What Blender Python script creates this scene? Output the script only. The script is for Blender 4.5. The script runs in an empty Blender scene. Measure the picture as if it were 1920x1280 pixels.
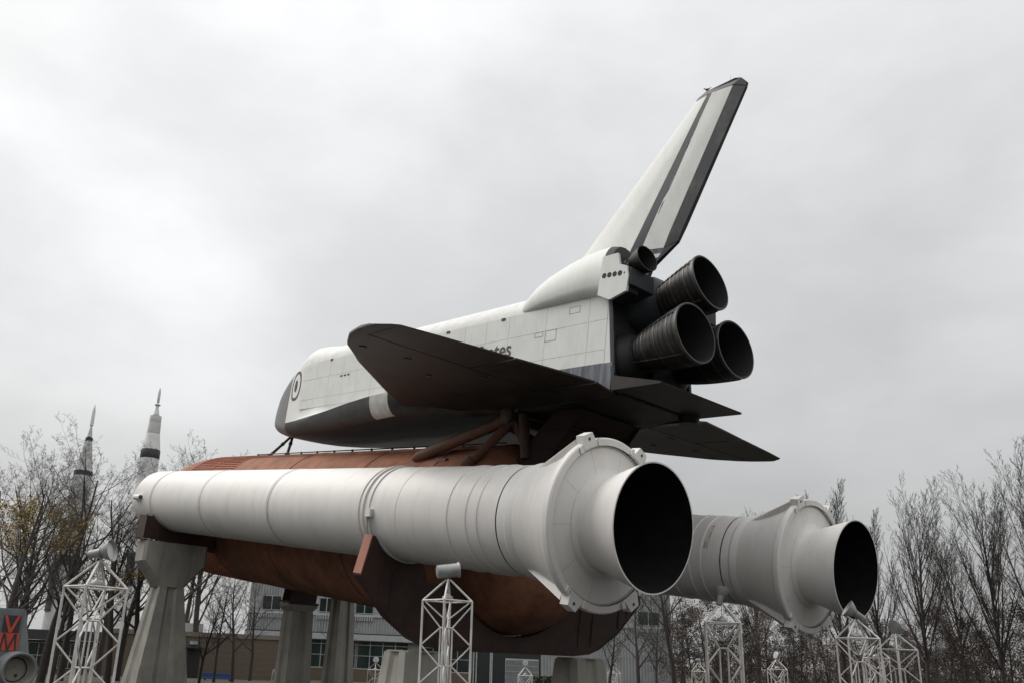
import bpy, bmesh, math, random
from math import sin, cos, pi, radians, sqrt
from mathutils import Vector, Matrix

# ------------------------------------------------------------------ camera
SC = bpy.context.scene
COL = SC.collection
cd = bpy.data.cameras.new("camera"); cam = bpy.data.objects.new("camera", cd); COL.objects.link(cam)
FW = Vector((-0.7296176, 0.61770991, 0.29341547)); RT = Vector((0.65459574, 0.7550101, 0.03826435)); UP = Vector((0.19789537, -0.21998686, 0.95521893))
CAMP = Vector((38.0012, -26.0932, 1.65))
cam.matrix_world = Matrix(((RT.x, UP.x, -FW.x, CAMP.x), (RT.y, UP.y, -FW.y, CAMP.y), (RT.z, UP.z, -FW.z, CAMP.z), (0, 0, 0, 1)))
cd.sensor_width = 36.0; cd.lens = 1538.90 / 1920 * 36
cd.shift_x = (960 - 856.26) / 1920; cd.shift_y = (756.05 - 640) / 1920
cd.clip_start = 0.1; cd.clip_end = 3000
SC.camera = cam

# ------------------------------------------------------------------ sky: flat overcast with soft cloud mottling
SUN_EL, SUN_AZ = radians(50), radians(-120)      # azimuth measured from +Y towards +X
wd = bpy.data.worlds.new("World"); SC.world = wd; wd.use_nodes = True
nt = wd.node_tree; nt.nodes.clear()
def N(t, nt_=None, **k):
    n = (nt_ or nt).nodes.new(t)
    for a, b in k.items():
        setattr(n, a, b)
    return n
out = N('ShaderNodeOutputWorld'); add = N('ShaderNodeAddShader')
sky = N('ShaderNodeTexSky', sky_type='NISHITA', sun_disc=False, sun_elevation=SUN_EL, sun_rotation=SUN_AZ)
sky.dust_density = 6; sky.air_density = 1.5
b1 = N('ShaderNodeBackground'); b1.inputs['Strength'].default_value = 0.010
b2 = N('ShaderNodeBackground'); b2.inputs['Strength'].default_value = 1.0
tc = N('ShaderNodeTexCoord')
mp = N('ShaderNodeMapping'); mp.inputs['Scale'].default_value = (1, 1, 2.0)
nz = N('ShaderNodeTexNoise'); nz.inputs['Scale'].default_value = 2.3; nz.inputs['Detail'].default_value = 7; nz.inputs['Roughness'].default_value = .5; nz.inputs['Distortion'].default_value = .15
rp = N('ShaderNodeValToRGB')
rp.color_ramp.interpolation = 'EASE'; rp.color_ramp.elements[0].position = .30; rp.color_ramp.elements[0].color = (.585, .592, .596, 1)
rp.color_ramp.elements[1].position = .74; rp.color_ramp.elements[1].color = (.785, .792, .795, 1)
# the cloud is a little thicker to the right and towards the horizon
dt = N('ShaderNodeVectorMath', operation='DOT_PRODUCT'); dt.inputs[1].default_value = Vector((-0.15, 0.93, 0.20)).normalized()
mr = N('ShaderNodeMapRange'); mr.inputs['From Min'].default_value = .45; mr.inputs['From Max'].default_value = 1.0
mr.inputs['To Min'].default_value = 1.06; mr.inputs['To Max'].default_value = .84
mr.interpolation_type = 'SMOOTHSTEP'
sx = N('ShaderNodeSeparateXYZ')
mh = N('ShaderNodeMapRange'); mh.inputs['From Min'].default_value = 0.0; mh.inputs['From Max'].default_value = .5
mh.inputs['To Min'].default_value = .60; mh.inputs['To Max'].default_value = 1.0; mh.interpolation_type = 'SMOOTHSTEP'
mm = N('ShaderNodeMath', operation='MULTIPLY')
vm = N('ShaderNodeVectorMath', operation='SCALE')
L = nt.links.new
L(tc.outputs['Generated'], mp.inputs['Vector']); L(mp.outputs['Vector'], nz.inputs['Vector']); L(nz.outputs['Fac'], rp.inputs['Fac'])
L(tc.outputs['Generated'], dt.inputs[0]); L(dt.outputs['Value'], mr.inputs['Value'])
L(tc.outputs['Generated'], sx.inputs[0]); L(sx.outputs['Z'], mh.inputs['Value'])
mz = N('ShaderNodeMapRange'); mz.inputs['From Min'].default_value = .55; mz.inputs['From Max'].default_value = 1.0   # an overcast sky is brightest overhead
mz.inputs['To Min'].default_value = 1.0; mz.inputs['To Max'].default_value = 1.75; mz.interpolation_type = 'SMOOTHSTEP'
m2 = N('ShaderNodeMath', operation='MULTIPLY'); L(sx.outputs['Z'], mz.inputs['Value']); L(mh.outputs['Result'], m2.inputs[0]); L(mz.outputs['Result'], m2.inputs[1])
L(mr.outputs['Result'], mm.inputs[0]); L(m2.outputs['Value'], mm.inputs[1])
L(rp.outputs['Color'], vm.inputs[0]); L(mm.outputs['Value'], vm.inputs['Scale'])
L(vm.outputs['Vector'], b2.inputs['Color']); L(sky.outputs['Color'], b1.inputs['Color'])
L(b1.outputs[0], add.inputs[0]); L(b2.outputs[0], add.inputs[1]); L(add.outputs[0], out.inputs['Surface'])
sl = bpy.data.lights.new("sun", 'SUN'); sl.energy = 1.5; sl.angle = radians(35); sl.color = (1, .97, .93)
so = bpy.data.objects.new("sun", sl); COL.objects.link(so)
sdir = Vector((sin(SUN_AZ) * cos(SUN_EL), cos(SUN_AZ) * cos(SUN_EL), sin(SUN_EL)))
so.rotation_euler = sdir.to_track_quat('Z', 'Y').to_euler()
SC.view_settings.view_transform = 'Standard'; SC.view_settings.look = 'None'
SC.view_settings.exposure = 0.26; SC.view_settings.gamma = 1
SC.view_settings.use_curve_mapping = False

# ------------------------------------------------------------------ frames
A = -0.13344393; H0 = 8.58951909; SP = 6.3933
STACK = Matrix(((cos(A), 0, -sin(A), 0), (0, 1, 0, 0), (sin(A), 0, cos(A), H0), (0, 0, 0, 1)))
K = .0254 * .9545918; OT = -0.01324365; ODX, ODZ = 13.61226, 5.77736
def O(x, y, z):                                   # orbiter stations in inches -> stack metres
    X = (x - 1300) * K; Z = (z - 300) * K
    return Vector((X * cos(OT) + Z * sin(OT) + ODX, y * K, -X * sin(OT) + Z * cos(OT) + ODZ))
def SW(x, y, z): return STACK @ Vector((x, y, z))

# ------------------------------------------------------------------ materials
MATS = {}
def mat(name, c1, c2=None, scale=1.5, rough=.6, metal=0, bump=0, bscale=30, stretch=(1, 1, 1), lo=.35, hi=.65, c3=None, scale3=6, amt3=.5, spec=.5, detail=6, stretch3=None):
    m = bpy.data.materials.new(name); m.use_nodes = True; t = m.node_tree; b = t.nodes['Principled BSDF']
    b.inputs['Roughness'].default_value = rough; b.inputs['Metallic'].default_value = metal
    b.inputs['Specular IOR Level'].default_value = spec
    l = t.links.new
    tc = t.nodes.new('ShaderNodeTexCoord'); mp = t.nodes.new('ShaderNodeMapping'); mp.inputs['Scale'].default_value = stretch
    l(tc.outputs['Object'], mp.inputs['Vector'])
    if c2 is None: c2 = tuple(x * .88 for x in c1)
    n = t.nodes.new('ShaderNodeTexNoise'); n.inputs['Scale'].default_value = scale; n.inputs['Detail'].default_value = detail
    l(mp.outputs['Vector'], n.inputs['Vector'])
    r = t.nodes.new('ShaderNodeValToRGB'); e = r.color_ramp.elements
    e[0].position = lo; e[0].color = (*c2, 1); e[1].position = hi; e[1].color = (*c1, 1)
    l(n.outputs['Fac'], r.inputs['Fac']); col = r.outputs['Color']
    if c3:
        n3 = t.nodes.new('ShaderNodeTexNoise'); n3.inputs['Scale'].default_value = scale3; n3.inputs['Detail'].default_value = 8
        n3.inputs['Roughness'].default_value = .7
        if stretch3:
            m3 = t.nodes.new('ShaderNodeMapping'); m3.inputs['Scale'].default_value = stretch3; l(tc.outputs['Object'], m3.inputs['Vector']); l(m3.outputs['Vector'], n3.inputs['Vector'])
        else: l(tc.outputs['Object'], n3.inputs['Vector'])
        mr = t.nodes.new('ShaderNodeMapRange'); mr.inputs['From Min'].default_value = .5; mr.inputs['From Max'].default_value = .75; mr.inputs['To Max'].default_value = amt3
        l(n3.outputs['Fac'], mr.inputs['Value'])
        mx = t.nodes.new('ShaderNodeMix'); mx.data_type = 'RGBA'
        l(mr.outputs['Result'], mx.inputs['Factor']); l(col, mx.inputs[6]); mx.inputs[7].default_value = (*c3, 1)
        col = mx.outputs[2]
    l(col, b.inputs['Base Color'])
    rr = t.nodes.new('ShaderNodeMapRange'); rr.inputs['To Min'].default_value = max(.05, rough - .1); rr.inputs['To Max'].default_value = min(1, rough + .12)
    l(n.outputs['Fac'], rr.inputs['Value']); l(rr.outputs['Result'], b.inputs['Roughness'])
    if bump:
        nb = t.nodes.new('ShaderNodeTexNoise'); nb.inputs['Scale'].default_value = bscale; nb.inputs['Detail'].default_value = 4
        l(mp.outputs['Vector'], nb.inputs['Vector'])
        bp = t.nodes.new('ShaderNodeBump'); bp.inputs['Strength'].default_value = bump; bp.inputs['Distance'].default_value = .02
        l(nb.outputs['Fac'], bp.inputs['Height']); l(bp.outputs['Normal'], b.inputs['Normal'])
    MATS[name] = m; return m
M_GLOVE = mat('weathered_grey_white_panel', (.46, .46, .435), (.34, .34, .32), 2.4, .6, c3=(.20, .20, .19), scale3=3, amt3=.5)
M_SRB = mat('booster_white_paint', (.74, .715, .69), (.67, .65, .62), .5, .5, bump=.06, bscale=2, c3=(.45, .39, .33), scale3=1.3, amt3=.34, stretch3=(1.7, .7, .4))
M_SRBG = mat('booster_grey_band', (.38, .385, .37), (.31, .31, .30), 1.2, .6)
M_SEAM = mat('dark_seam', (.06, .058, .055), None, 4, .7)
M_SRBSTAIN = mat('rust_run_stain', (.34, .24, .16), (.58, .55, .52), 1.6, .6, lo=.38, hi=.62, stretch=(2, 1, 1))
M_ORBW = mat('orbiter_white_skin', (.70, .705, .68), (.63, .635, .61), .8, .55, bump=.12, bscale=1.1, c3=(.42, .42, .40), scale3=1.6, amt3=.35, stretch3=(2.2, 1, .6))
M_ORBQ = mat('quilted_white_blanket', (.72, .72, .70), (.60, .60, .58), 2.6, .65, bump=.5, bscale=3.5, c3=(.36, .36, .34), scale3=2.5, amt3=.4)
M_SEAML = mat('light_panel_seam', (.38, .38, .36), None, 4, .7)
M_BLACK = mat('black_tile', (.016, .017, .017), (.011, .011, .011), 1.1, .5, spec=.25, bump=.25, bscale=2.0, stretch=(.35, 1.6, 1), c3=(.05, .045, .04), scale3=1.2, amt3=.25)
M_BELLY = mat('glossy_black_belly', (.034, .036, .038), (.013, .014, .014), 1.4, .5, spec=.14, bump=.5, bscale=1.8, stretch=(.25, 1.8, 1), c3=(.06, .06, .058), scale3=2.2, amt3=.3)
M_WINGB = mat('wing_black_tile', (.034, .030, .027), (.014, .013, .012), 1.1, .5, spec=.25, bump=.15, bscale=2.5, c3=(.045, .03, .024), scale3=.5, amt3=.5)  # brown tint in the colour stands for the orange tank's reflection
M_EDGE = mat('grey_carbon_edge', (.060, .060, .057), (.030, .030, .029), 1.8, .55, spec=.25, bump=.1, bscale=6, c3=(.11, .105, .10), scale3=4, amt3=.4)
M_CHINE = mat('chine_black_tile', (.048, .047, .044), (.024, .024, .023), 1.4, .55, spec=.2, bump=.2, bscale=4, c3=(.075, .066, .058), scale3=2.2, amt3=.5)
M_NOSE = mat('nose_grey', (.13, .13, .125), (.085, .085, .082), 2.0, .5, c3=(.05, .05, .05), scale3=3, amt3=.6)
M_STREAK = mat('streaked_blue_grey_tile', (.15, .17, .20), (.045, .052, .065), 3.2, .45, stretch=(1.6, 1, .16), lo=.38, hi=.66)
M_FINB = mat('fin_black_edge', (.022, .024, .028), (.012, .012, .014), 1.4, .5, c3=(.13, .125, .12), scale3=1.1, amt3=.55)
M_STRIPE = mat('fin_grey_stripe', (.035, .04, .05), (.022, .025, .032), 2, .55)
M_BASE = mat('base_heat_shield', (.014, .014, .015), (.008, .008, .009), 2.2, .6, bump=.2, bscale=6)
M_BASEB = mat('blue_black_blanket', (.016, .021, .028), (.010, .012, .017), 1.5, .6, stretch=(1, 1, .3), c3=(.05, .055, .06), scale3=4, amt3=.3)
M_ENG = mat('engine_bell_metal', (.028, .026, .025), (.013, .012, .012), 3, .5, metal=.3, c3=(.15, .09, .06), scale3=2.5, amt3=.30)
M_ENGIN = mat('bell_inside_black', (.014, .014, .014), (.008, .008, .008), 2, .7)
M_BAND = mat('bell_band', (.065, .063, .060), (.035, .034, .033), 4, .45, metal=.4, c3=(.20, .12, .08), scale3=3, amt3=.4)
M_NOZIN = mat('booster_nozzle_inside', (.010, .010, .011), (.006, .006, .007), 2, .9, spec=.1)
M_ET = mat('tank_orange_foam', (.34, .150, .088), (.19, .084, .054), .7, .8, spec=.25, bump=.4, bscale=7, stretch=(1, 1, 1), c3=(.10, .055, .04), scale3=1.5, amt3=.75, stretch3=(2.6, 1, .6))
M_ETR = mat('tank_ribs_orange', (.36, .12, .06), (.20, .06, .035), 2.4, .75, stretch=(.3, 3, 3), c3=(.55, .27, .15), scale3=5, amt3=.35)
M_STEEL = mat('rusty_brown_steel', (.065, .032, .025), (.036, .02, .016), 1.2, .65, bump=.2, bscale=10, c3=(.035, .02, .018), scale3=2, amt3=.6)
M_STEELD = mat('dark_brown_steel', (.032, .020, .017), (.018, .012, .011), 1.2, .8, spec=.2)  # pylon steel, a darker brown than the cradle steel
M_STEELR = mat('red_brown_steel_face', (.36, .15, .10), (.26, .105, .075), 1.5, .65)
M_TUBE = mat('orange_brown_strut', (.15, .065, .038), (.08, .036, .024), 2.0, .65, bump=.2, bscale=9, c3=(.05, .025, .02), scale3=2, amt3=.5)
M_DARKP = mat('dark_painted_pipe', (.04, .026, .024), None, 3, .6)
M_CONC = mat('board_marked_concrete', (.37, .36, .31), (.29, .28, .245), .9, .85, bump=.2, bscale=14, c3=(.14, .135, .12), scale3=1.3, amt3=.6, stretch3=(2.2, 2.2, .4))
M_TOWER = mat('tower_white_paint', (.66, .645, .62), (.52, .50, .475), 3, .5, c3=(.42, .27, .19), scale3=3.5, amt3=.55)
M_LAMP = mat('lamp_grey_metal', (.36, .365, .36), (.25, .255, .255), 3, .4, metal=.2, c3=(.16, .13, .10), scale3=6, amt3=.4)
M_LAMPG = mat('lamp_lens', (.62, .62, .60), (.45, .45, .44), 2, .15)
M_GRASS = mat('winter_grass', (.052, .052, .028), (.035, .032, .02), .6, .95, bump=.4, bscale=9, c3=(.06, .05, .032), scale3=2.5, amt3=.6)
M_PAVE = mat('plaza_asphalt', (.034, .033, .031), (.026, .025, .024), .4, .9, bump=.1, bscale=12, c3=(.09, .088, .08), scale3=.8, amt3=.0)
M_CORR = mat('corrugated_pale_metal', (.36, .37, .37), (.30, .31, .31), .5, .55, c3=(.22, .22, .21), scale3=.6, amt3=.4)
M_FASC = mat('pale_fascia', (.42, .43, .44), None, 1, .6)
M_BRICK = mat('brown_brick', (.15, .115, .085), (.11, .083, .063), 6, .85, stretch=(1, 1, 3), bump=.2, bscale=20)
M_COPE = mat('wall_coping', (.20, .17, .14), None, 2, .7)
M_DARK = mat('dark_recess', (.02, .021, .022), None, 1, .5)
M_GLASS = mat('dark_green_glass', (.020, .040, .035), (.010, .018, .017), .35, .06, spec=.6)
M_FRAME = mat('window_frame_white', (.45, .46, .46), None, 2, .5)
M_ROOFD = mat('dark_roof_edge', (.04, .04, .042), None, 2, .7)
M_BARK = mat('grey_bark', (.060, .050, .043), (.034, .029, .025), 5, .9, stretch=(4, 4, 1), bump=.4, bscale=10)
M_BARK2 = mat('reddish_bark', (.050, .038, .034), (.030, .024, .022), 5, .9, stretch=(4, 4, 1))
M_TWIG = mat('twig_brown', (.062, .052, .046), None, 3, .9)
M_LEAFB = mat('dead_brown_leaf', (.066, .046, .035), (.036, .028, .022), 1.2, .8)
M_BUD = mat('yellow_green_bud', (.34, .26, .09), (.25, .17, .06), 1.2, .8)
M_ROCK = mat('rocket_white', (.66, .66, .65), (.58, .58, .575), .6, .55, c3=(.32, .31, .30), scale3=.8, amt3=.4)
M_ROCKG = mat('rocket_grey', (.50, .50, .49), (.42, .42, .41), .6, .6, c3=(.20, .20, .19), scale3=.8, amt3=.4)
M_ROCKB = mat('rocket_black', (.028, .032, .04), None, 2, .5)
M_MODG = mat('grey_ribbed_metal', (.20, .215, .22), (.16, .17, .175), 2, .5)
M_RED = mat('orange_red_print', (.55, .075, .035), (.45, .055, .03), 3, .6)
M_BLKP = mat('black_print', (.03, .025, .03), None, 3, .6)
M_BLUE = mat('blue_plastic', (.03, .07, .22), None, 3, .4)
M_CREAM = mat('cream_liner', (.34, .32, .27), (.26, .245, .21), 2, .6)
M_BIRD = mat('black_feathers', (.012, .012, .013), None, 20, .7)
M_HEDGE = mat('dark_hedge_leaf', (.03, .04, .018), (.018, .022, .012), 2, .8)
M_LETTER = mat('charcoal_lettering', (.045, .045, .05), None, 3, .6)
M_INK = mat('black_marking', (.03, .03, .032), None, 3, .6)

# ------------------------------------------------------------------ builders
class Thing:
    """Empty at the thing's base; parts are given in frame coordinates and stored relative to the base"""
    def __init__(s, name, label, cat, base=(0, 0, 0), frame='world', group=None):
        s.base = Vector(base); s.e = bpy.data.objects.new(name, None); COL.objects.link(s.e)
        s.e.matrix_world = (STACK if frame == 'stack' else Matrix.Identity(4)) @ Matrix.Translation(s.base)
        s.e.empty_display_size = .3
        s.e['label'] = label; s.e['category'] = cat
        if group: s.e['group'] = group
def raw(name, V, F, m, parent=None, base=Vector((0, 0, 0)), smooth=None, mi=None):
    me = bpy.data.meshes.new(name); me.from_pydata([tuple(Vector(v) - base) for v in V], [], F); me.update()
    bm = bmesh.new(); bm.from_mesh(me); bmesh.ops.recalc_face_normals(bm, faces=bm.faces[:]); bm.to_mesh(me); bm.free()
    for x in (m if isinstance(m, (list, tuple)) else [m]): me.materials.append(x)
    if mi: 
        for p, i in zip(me.polygons, mi): p.material_index = i
    if smooth:
        me.shade_smooth(); me.set_sharp_from_angle(angle=radians(smooth))
    o = bpy.data.objects.new(name, me); COL.objects.link(o)
    if parent is not None: o.parent = parent
    return o
class G:
    """collects geometry"""
    def __init__(s): s.V = []; s.F = []; s.MI = []
    def add(s, V, F, mi=0):
        n = len(s.V); s.V += [Vector(v) for v in V]; s.F += [tuple(i + n for i in f) for f in F]; s.MI += [mi] * len(F); return s
    def box(s, a, b, mi=0):
        x0, y0, z0 = a; x1, y1, z1 = b
        return s.add([(x0, y0, z0), (x1, y0, z0), (x1, y1, z0), (x0, y1, z0), (x0, y0, z1), (x1, y0, z1), (x1, y1, z1), (x0, y1, z1)],
              [(3, 2, 1, 0), (4, 5, 6, 7), (0, 1, 5, 4), (1, 2, 6, 5), (2, 3, 7, 6), (3, 0, 4, 7)], mi)
    def hexa(s, P, mi=0):
        return s.add(P, [(3, 2, 1, 0), (4, 5, 6, 7), (0, 1, 5, 4), (1, 2, 6, 5), (2, 3, 7, 6), (3, 0, 4, 7)], mi)
    def tube(s, a, b, r1, r2=None, n=8, caps=True, mi=0):
        a = Vector(a); b = Vector(b); r2 = r1 if r2 is None else r2
        d = (b - a); 
        if d.length < 1e-6: return s
        d.normalize(); u = d.orthogonal().normalized(); v = d.cross(u)
        V = [a + (u * cos(2 * pi * i / n) + v * sin(2 * pi * i / n)) * r1 for i in range(n)] + [b + (u * cos(2 * pi * i / n) + v * sin(2 * pi * i / n)) * r2 for i in range(n)]
        F = [(i, (i + 1) % n, n + (i + 1) % n, n + i) for i in range(n)]
        if caps: F += [tuple(range(n))[::-1], tuple(range(n, 2 * n))]
        return s.add(V, F, mi)
    def prism(s, P, d, mi=0):
        P = [Vector(p) for p in P]; d = Vector(d); n = len(P)
        return s.add(P + [p + d for p in P], [tuple(range(n))[::-1], tuple(range(n, 2 * n))] + [(i, (i + 1) % n, n + (i + 1) % n, n + i) for i in range(n)], mi)
    def loft(s, R, cap0=True, cap1=True, closed=True, mi=0):
        n = len(R[0]); V = [p for r in R for p in r]; F = []
        for k in range(len(R) - 1):
            for i in range(n if closed else n - 1):
                j = (i + 1) % n; F.append((k * n + i, k * n + j, (k + 1) * n + j, (k + 1) * n + i))
        if cap0: F.append(tuple(range(n))[::-1])
        if cap1: F.append(tuple(range((len(R) - 1) * n, len(R) * n)))
        return s.add(V, F, mi)
    def lathe(s, prof, o=(0, 0, 0), ax=(1, 0, 0), n=48, mi=0, cap0=False, cap1=False, a0=0, a1=2 * pi):
        o = Vector(o); ax = Vector(ax).normalized()
        ref = Vector((0, 0, 1)) if abs(ax.z) < .9 else Vector((1, 0, 0))
        v = (ref - ax * ref.dot(ax)).normalized(); u = v.cross(ax)   # angle 0 = up, towards u
        full = abs(a1 - a0 - 2 * pi) < 1e-6; m_ = n if full else n + 1
        R = [[o + ax * x + (v * cos(a0 + (a1 - a0) * i / n) + u * sin(a0 + (a1 - a0) * i / n)) * r for i in range(m_)] for x, r in prof]
        return s.loft(R, cap0, cap1, full, mi)
    def build(s, name, m, t=None, smooth=None, parent=None):
        if isinstance(t, Thing): o = raw(name, s.V, s.F, m, parent or t.e, t.base, smooth, s.MI if isinstance(m, (list, tuple)) else None)
        else: o = raw(name, s.V, s.F, m, t, Vector((0, 0, 0)), smooth, s.MI if isinstance(m, (list, tuple)) else None)
        return o
def tag(o, label=None, cat=None, group=None, kind=None):
    if label: o['label'] = label
    if cat: o['category'] = cat
    if group: o['group'] = group
    if kind: o['kind'] = kind
    return o
def copytree(o, parent=None):
    c = o.copy(); COL.objects.link(c)
    if parent is not None: c.parent = parent
    for ch in list(o.children): copytree(ch, c)
    return c
rnd = random.Random(7)

# ================================================================== GROUND
def gh(x, y):                                     # the ground drops gently behind the rocket stack
    D = math.hypot(x - CAMP.x, y - CAMP.y)
    front = ((x - CAMP.x) * -.763 + (y - CAMP.y) * .646) / max(D, 1)
    return -.0195 * max(0, min(D, 130) - 12) * max(0, min(1, (front + .3) / .5))
g = G(); n = 72
xs = []
def axis(c0):
    r = []
    for i in range(n + 1):
        t = (i / n) * 2 - 1; r.append(c0 + (abs(t) ** 2.2) * 1500 * (1 if t > 0 else -1))
    return r
X = axis(-15); Y = axis(5)
g.add([(x, y, gh(x, y)) for x in X for y in Y], [(i * (n + 1) + j, (i + 1) * (n + 1) + j, (i + 1) * (n + 1) + j + 1, i * (n + 1) + j + 1) for i in range(n) for j in range(n)])
tag(g.build('ground', M_GRASS, smooth=60), kind='structure')
g = G(); xs = [-16 + 3 * i for i in range(21)]; ys = [-30 + 3 * i for i in range(19)]
g.add([(x, y, gh(x, y) + .05) for x in xs for y in ys], [(i * 19 + j, (i + 1) * 19 + j, (i + 1) * 19 + j + 1, i * 19 + j + 1) for i in range(20) for j in range(18)])
tag(g.build('plaza_paving', M_PAVE, smooth=60), kind='structure')

# ================================================================== SOLID ROCKET BOOSTERS
def booster(side, label, stain=False):
    y = side * SP; T = Thing('solid_rocket_booster', label, 'rocket booster', (0, y, -1.855), 'stack', 'solid rocket boosters of the stack')
    C = (0, y, 0); R = 1.855
    prof = [(-14.2, R - .002), (-11.62, R), (-11.55, R), (3.72, R), (11.2, R), (19.22, R)]
    G().lathe(prof, C, n=96).build('casing', M_SRB, T, 30)
    G().lathe([(-19.3, .05), (-19.2, .22), (-18.9, .42), (-18.1, .68), (-17.4, .90), (-14.4, 1.80), (-14.2, 1.853)], C, n=96, cap0=True).build('nose_cone', M_SRB, T, 30)
    G().lathe([(19.28, R + .005), (19.62, R + .005)], C, n=96).build('skirt_collar', M_SRB, T, 30)
    G().lathe([(19.20, R - .03), (19.30, R - .03)], C, n=96).build('dark_joint', M_SEAM, T, 30)
    # ridges: (x0, x1, height, material)
    for x0, x1, h, m in [(-11.62, -11.42, .022, M_SRB), (-11.40, -11.33, .006, M_SEAML), (-11.3, -11.2, .03, M_SRB), (-4.3, -4.14, .018, M_SRB), (-4.05, -3.98, .008, M_SEAML),
                      (3.45, 3.62, .02, M_SRB), (3.70, 3.76, .004, M_SEAM), (3.78, 3.86, .016, M_SRB),
                      (11.30, 11.40, .05, M_SRB), (11.62, 11.74, .075, M_SRB), (12.0, 12.12, .05, M_SRB),
                      (13.72, 13.8, .012, M_SRB), (16.66, 16.80, .03, M_SRB), (17.62, 17.78, .03, M_SRB), (18.2, 18.34, .03, M_SRB)]:
        G().lathe([(x0, R), (x0 + .015, R + h), (x1 - .015, R + h), (x1, R)], C, n=96).build('joint_ring', m, T, 30)
    # aft skirt
    G().lathe([(19.62, R + .01), (19.72, R + .07), (19.86, R + .07), (20.02, R + .05)], C, n=96).build('skirt_front_ring', M_SRB, T, 30)
    G().lathe([(20.02, R + .05), (20.5, 1.98), (21.0, 2.14), (21.5, 2.33), (21.98, 2.53)], C, n=96).build('aft_skirt', M_SRB, T, 40)
    G().lathe([(21.9, 2.50), (21.98, 2.62), (22.06, 2.66), (22.22, 2.66), (22.26, 2.62), (22.26, 2.42)], C, n=96).build('skirt_flange', M_SRB, T, 30)
    G().lathe([(22.1, 2.41), (22.20, 2.41), (22.20, 2.36), (22.1, 2.34)], C, n=96).build('flange_groove', M_SEAML, T, 30)
    for k in range(10):                            # closure between skirt and nozzle, in sectors
        a0 = 2 * pi * k / 10 + .2
        G().lathe([(22.16, 2.40), (22.19, 2.0), (22.2, 1.75), (22.22, 1.60), (22.26, 1.56)], C, n=10, a0=a0 + .0015, a1=a0 + 2 * pi / 10 - .0015).build('closure_panel', M_SRB, T, 50)
    G().lathe([(22.05, 2.45), (22.12, 2.0), (22.14, 1.2)], C, n=64).build('closure_backing', M_SEAM, T, 50)
    G().lathe([(22.24, 1.62), (22.3, 1.45), (22.45, 1.44), (22.7, 1.50), (23.0, 1.60), (23.5, 1.755), (23.96, 1.89), (24.0, 1.903), (24.0, 1.86)], C, n=96).build('nozzle', M_SRB, T, 40)
    G().lathe([(24.0, 1.885), (23.9, 1.86), (23.0, 1.50), (22.3, 1.22), (21.5, .8), (20.8, .55), (20.2, .9), (20.1, 0.01)], C, n=64, cap1=True).build('nozzle_lining', M_NOZIN, T, 40)
    for ang in (-27, 29, 146, -153):               # hold-down posts with their wedge fairings
        a = radians(ang); ra = Vector((0, sin(a), cos(a))); ta = Vector((0, cos(a), -sin(a))); c = Vector(C)
        def P(x, r, t): return c + Vector((x, 0, 0)) + ra * r + ta * t
        q = G(); q.hexa([P(20.15, 1.84, -.25), P(21.96, 2.45, -.29), P(21.96, 2.45, .29), P(20.15, 1.84, .25), P(20.15, 1.93, -.2), P(21.96, 2.78, -.25), P(21.96, 2.78, .25), P(20.15, 1.93, .2)])
        q.build('post_fairing', M_SRB, T)
        q = G(); q.hexa([P(21.98, 2.46, -.32), P(22.30, 2.46, -.32), P(22.30, 2.46, .32), P(21.98, 2.46, .32), P(21.98, 2.88, -.20), P(22.30, 2.88, -.20), P(22.30, 2.88, .20), P(21.98, 2.88, .20)])
        o = q.build('holddown_post', M_SRB, T)
        G().tube(P(22.295, 2.72, 0), P(22.312, 2.72, 0), .05, n=12).build('bolt_hole', M_SEAM, T, parent=o)
        for s in (-1, 1):
            G().hexa([P(22.27, 2.40, s * .36), P(22.31, 2.40, s * .36), P(22.31, 2.40, s * .50), P(22.27, 2.40, s * .50), P(22.27, 2.64, s * .36), P(22.31, 2.64, s * .36), P(22.31, 2.60, s * .50), P(22.27, 2.60, s * .50)]).build('flange_lug', M_SRB, T)
    # separation motor pod on the nose
    a = radians(-92 if side < 0 else 92); ra = Vector((0, sin(a), cos(a)))
    G().tube(Vector((-13.7, y, 0)) + ra * 1.93, Vector((-12.75, y, 0)) + ra * 1.95, .17, .17, 16).build('separation_motor', M_SRB, T, 40)
    G().tube(Vector((-12.76, y, 0)) + ra * 1.95, Vector((-12.742, y, 0)) + ra * 1.95, .13, .13, 16).build('motor_mouth', M_SEAM, T)
    # systems tunnel on the hidden upper flank
    a = radians(62 * -side)
    ra = Vector((0, sin(a), cos(a)))
    if stain:
        G().lathe([(18.42, R + .004), (18.64, R + .004)], C, n=10, a0=radians(-82), a1=radians(-46)).build('rust_stain', M_SRBSTAIN, T, 40)
    return T
booster(-1, 'nearer white rocket booster, its big black nozzle mouth at centre right below the shuttle')
booster(1, 'farther white rocket booster on the right, with a brown rust run below its joint rings', True)

# ================================================================== EXTERNAL TANK
T = Thing('external_tank', 'large rust orange fuel tank slung between the two white boosters', 'fuel tank', (0, 0, -4.4), 'stack')
CZ = (0, 0, -.233); RE = 4.2
G().lathe([(-11.8, RE), (0, RE), (11.94, RE)], CZ, n=128).build('barrel', M_ET, T, 30)
G().lathe([(11.94, RE), (12.6, 4.1), (13.3, 3.75), (13.9, 3.2), (14.4, 2.4), (14.7, 1.5), (14.86, .5), (14.88, .02)], CZ, n=96, cap1=True).build('aft_dome', M_ET, T, 40)
og = [(-18.7 - 13.5 * t, RE * (1 - t ** 1.9)) for t in [i / 16 for i in range(16)]] + [(-32.3, .03)]
G().lathe(og[::-1], CZ, n=96, cap0=True).build('ogive_nose', M_ET, T, 40)
G().lathe([(-18.7, RE - .015), (-11.8, RE - .015)], CZ, n=96).build('intertank_skin', M_ETR, T, 40)
g = G(); nr = 108
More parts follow.
